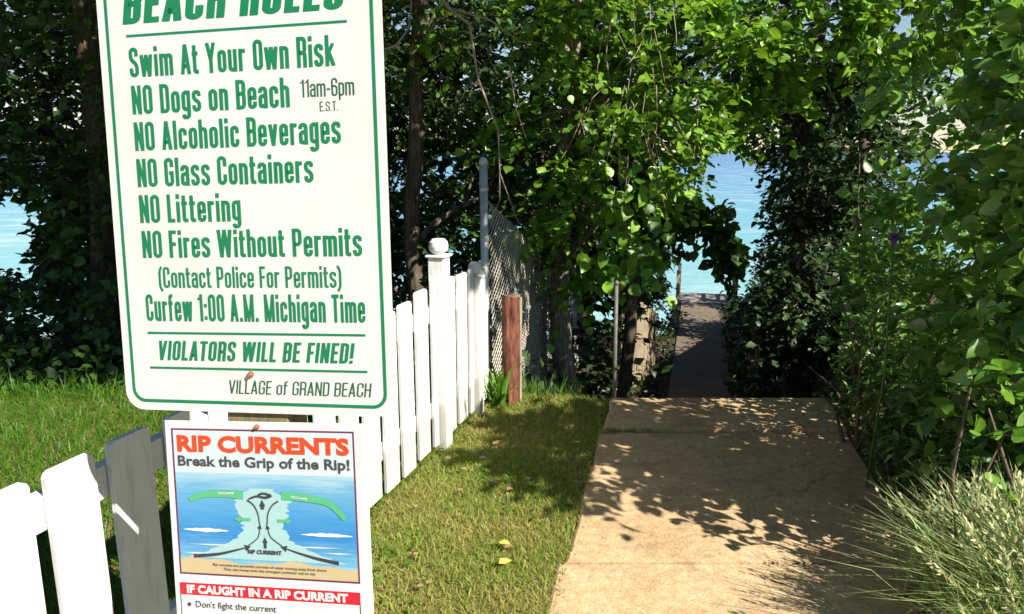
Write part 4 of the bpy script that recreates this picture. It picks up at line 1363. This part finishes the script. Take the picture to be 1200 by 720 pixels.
# purple iris
ir = empty('iris', (1.72, 3.35, 0), label='single purple iris flower on a tall stem among the shrubs', cat='flower')
MB().tube([(0, 0, 0), (.02, -.02, .6), (-.01, -.03, 1.22)], [.006, .005, .004], 6).build('stem', M['willow_leaf'], ir, smooth=True)
n = 7
ang = np.arange(n) * 2 * math.pi / n
P = np.tile(np.array([[1.71, 3.32, 1.22]]), (n, 1))
D = np.stack([np.cos(ang), np.sin(ang), np.where(np.arange(n) % 2 == 0, 1.0, -.5)], 1)
leaves('petals', P, D, np.tile([[.1, -.3, 1.0]], (n, 1)) + rng.normal(0, .2, (n, 3)), np.full(n, .042), HEART, M['iris'], ir, off=(1.72, 3.35, 0))


# ornamental grass clumps, lower right
def grass_clump(label, x, y, h, nb, spread, lean, heads):
    t = empty('ornamental_grass', (x, y, 0), label=label, cat='grass clump', group='grass clumps at the lower right of the path')
    n = nb
    a = rng.uniform(0, 2 * math.pi, n)
    tilt = np.abs(rng.normal(0, spread, n))
    D = np.stack([np.cos(a) * tilt + lean[0], np.sin(a) * tilt + lean[1], np.ones(n)], 1)
    P = np.stack([rng.normal(0, .09, n), rng.normal(0, .09, n), np.zeros(n)], 1)
    L = h * rng.uniform(.45, 1.1, n)
    N = -np.stack([np.cos(a), np.sin(a), -tilt], 1) + rng.normal(0, .25, (n, 3))
    tv = np.array([(-.5, 0, 0), (.5, 0, 0), (-.45, .35, -.02), (.45, .35, -.02), (-.32, .7, -.13), (.32, .7, -.13), (0, .96, -.42)])
    tf = np.array([(0, 1, 3), (0, 3, 2), (2, 3, 5), (2, 5, 4), (4, 5, 6)])
    leaves('blades', P, D, N, L, (tv, tf), M['reed'], t, wscale=.0075)
    m = heads
    a = rng.uniform(0, 2 * math.pi, m); tilt = np.abs(rng.normal(0, spread, m))
    D = norm(np.stack([np.cos(a) * tilt + lean[0], np.sin(a) * tilt + lean[1], np.ones(m)], 1))
    Lh = h * rng.uniform(.8, 1.15, m)
    tip = D * Lh[:, None]
    b = tip * .6; b[:, 2] += .02
    tip[:, 2] -= .05 * Lh
    v, f = twig_mesh((np.zeros((m, 3)), b, tip), .0013, (0, 0, 0))
    st = obj_from('stalks', v, f, M['reed'], t)
    kx = 13
    tt = np.linspace(.70, 1.02, kx)
    P = (tip[:, None, :] * tt[None, :, None]).reshape(-1, 3)
    Dd = (np.repeat(D, kx, 0) + rng.normal(0, .35, (m * kx, 3)))
    leaves('seed_heads', P, Dd, rng.normal(0, 1, (m * kx, 3)), rng.uniform(.018, .034, m * kx), KITE, M['seed'], t, wscale=.6)
    return t


grass_clump('large pale green ornamental grass clump with feathery seed heads at the lower right corner', 1.68, 2.04, .58, 2300, .45, (-.10, .0), 170)
grass_clump('ornamental grass clump arching over the path edge just above the corner clump', 1.68, 2.40, .46, 1000, .42, (-.10, -.05), 80)
grass_clump('short ornamental grass clump nearest the bottom edge beside the concrete', 1.54, 1.80, .40, 1100, .5, (-.06, -.05), 60)

shrub('broadleaf_seedling', 'lime green broadleaf seedling poking out of the ornamental grass at the path edge', (1.42, 2.32),
      [((1.40, 2.28, .36), (.10, .10, .08), 7), ((1.52, 2.3, .44), (.1, .1, .08), 6)], 'fresh_leaf', .06, 4, .11, BROAD, 4, .1, cat='plant')

# strap-leaved plant by the log
dl = empty('strap_leaf_plant', (-.085, 4.55, 0), label='small plant with upright strap leaves at the foot of the log post', cat='plant')
n = 26
a = rng.uniform(0, 2 * math.pi, n); tilt = np.abs(rng.normal(.15, .25, n))
tv = np.array([(-.5, 0, 0), (.5, 0, 0), (-.6, .4, -.03), (.6, .4, -.03), (-.4, .75, -.12), (.4, .75, -.12), (0, 1, -.32)])
tf = np.array([(0, 1, 3), (0, 3, 2), (2, 3, 5), (2, 5, 4), (4, 5, 6)])
leaves('foliage', np.stack([rng.normal(0, .025, n), rng.normal(0, .02, n), np.zeros(n)], 1), np.stack([np.cos(a) * tilt, np.sin(a) * tilt, np.ones(n)], 1),
       -np.stack([np.cos(a), np.sin(a), -tilt], 1), rng.uniform(.18, .36, n), (tv, tf), M['fresh_leaf'], dl, wscale=.07)

# weeds in the slab joint
for i, (x, y, lab) in enumerate(((.56, 4.05, 'weed tuft in the slab joint at the left edge of the path'), (.70, 4.055, 'weed tuft in the slab joint, second from the lawn'), (.83, 4.055, 'small weed tuft in the middle of the slab joint'))):
    t = empty('weed_tuft', (x, y, .01), label=lab, cat='weed', group='weeds growing in the slab joint')
    n = 60
    leaves('blades', np.stack([rng.normal(0, .05, n), rng.normal(0, .012, n), np.zeros(n)], 1), np.stack([rng.normal(0, .5, n), rng.normal(0, .5, n), np.ones(n)], 1), rng.normal(0, 1, (n, 3)), rng.uniform(.02, .055 - .008 * i, n), BLADE, M['lawn'], t, wscale=.12)

# ------------------------------------------------------------------ lawn
def lawn(name, label, n, xr, yr, h, mat, w, cond):
    x = rng.uniform(*xr, n); y = rng.uniform(*yr, n)
    ok = cond(x, y)
    x, y = x[ok], y[ok]; n = len(x)
    P = np.stack([x, y, gz(x, y) + .0], 1)
    P[:, 2] = np.maximum(P[:, 2], -.3)
    D = np.stack([rng.normal(0, .5, n), rng.normal(0, .5, n), rng.uniform(.6, 1.1, n)], 1)
    N = rng.normal(0, 1, (n, 3)); N[:, 2] *= .3
    L = h * rng.uniform(.5, 1.25, n)
    o = leaves(name, P, D, N, L, BLADE, mat, None, wscale=w / h)
    setp(o, label, 'grass', kind='stuff')


def fence_x(y): return -0.58 + 0.31 * (y - 3.24)


lawn('lawn_grass', 'mown yellowish grass between the picket fence and the path', 95000, (-1.3, 1.0), (1.3, 4.95), .035, M['lawn'], .0045,
     lambda x, y: (x > fence_x(y) - .05) & (x < path_c(y) - .715 + .008 + rng.normal(0, .018, len(x))))
lawn('tall_grass', 'longer green lawn grass behind the picket fence', 90000, (-6.0, -.2), (.9, 5.0), .075, M['lush'], .006,
     lambda x, y: (x < fence_x(y) + .01))
lawn('edge_grass', 'rough tall grass where the lawn meets the wood', 5000, (-7.0, .5), (4.7, 5.15), .17, M['lush'], .007, lambda x, y: (x < path_c(y) - .8))

n = 2600
x = rng.uniform(-1.2, .6, n); y = rng.uniform(1.6, 4.7, n)
wv = np.sin(x * 5.1 + 1.2) * np.sin(y * 4.3) + rng.normal(0, .35, n)
ok = (x > fence_x(y) + .02) & (x < path_c(y) - .73) & (wv > .25)
P = np.stack([x, y, rng.uniform(.012, .035, n)], 1)[ok]
m = len(P)
o = leaves('lawn_weeds', P, np.stack([rng.normal(0, 1, m), rng.normal(0, 1, m), rng.normal(.1, .2, m)], 1), np.stack([rng.normal(0, .3, m), rng.normal(0, .3, m), np.ones(m)], 1), rng.uniform(.012, .026, m), BROAD, M['lush'], None)
setp(o, 'clover and small weeds in patches of the mown strip', 'weeds', kind='stuff')

# fallen leaves
def fallen(label, x, y, sz, mat, a, group=None):
    t = leaves('fallen_leaf', np.zeros((1, 3)), np.array([[math.cos(a), math.sin(a), .15]]), np.array([[.1, .05, 1.0]]), np.array([sz]), OVATE, M[mat], None, wscale=1.2)
    t.location = (x, y, .034)
    setp(t, label, 'leaf', group)


fallen('yellow fallen leaf lying on the grass, nearer the bottom edge', -.052, 2.62, .055, 'yellow_leaf', .4)
fallen('yellow fallen leaf lying on the grass, a little farther from the bottom edge', -.055, 2.78, .05, 'yellow_leaf', -.3)
for i in range(26):
    y = random.uniform(2.4, 4.5); x = random.uniform(float(fence_x(y)) + .12, float(path_c(y)) - .78)
    fallen('curled brown fallen leaf on the mown grass between fence and path', x, y, random.uniform(.022, .045), 'brown_leaf', random.uniform(0, 6), 'brown fallen leaves on the mown grass')
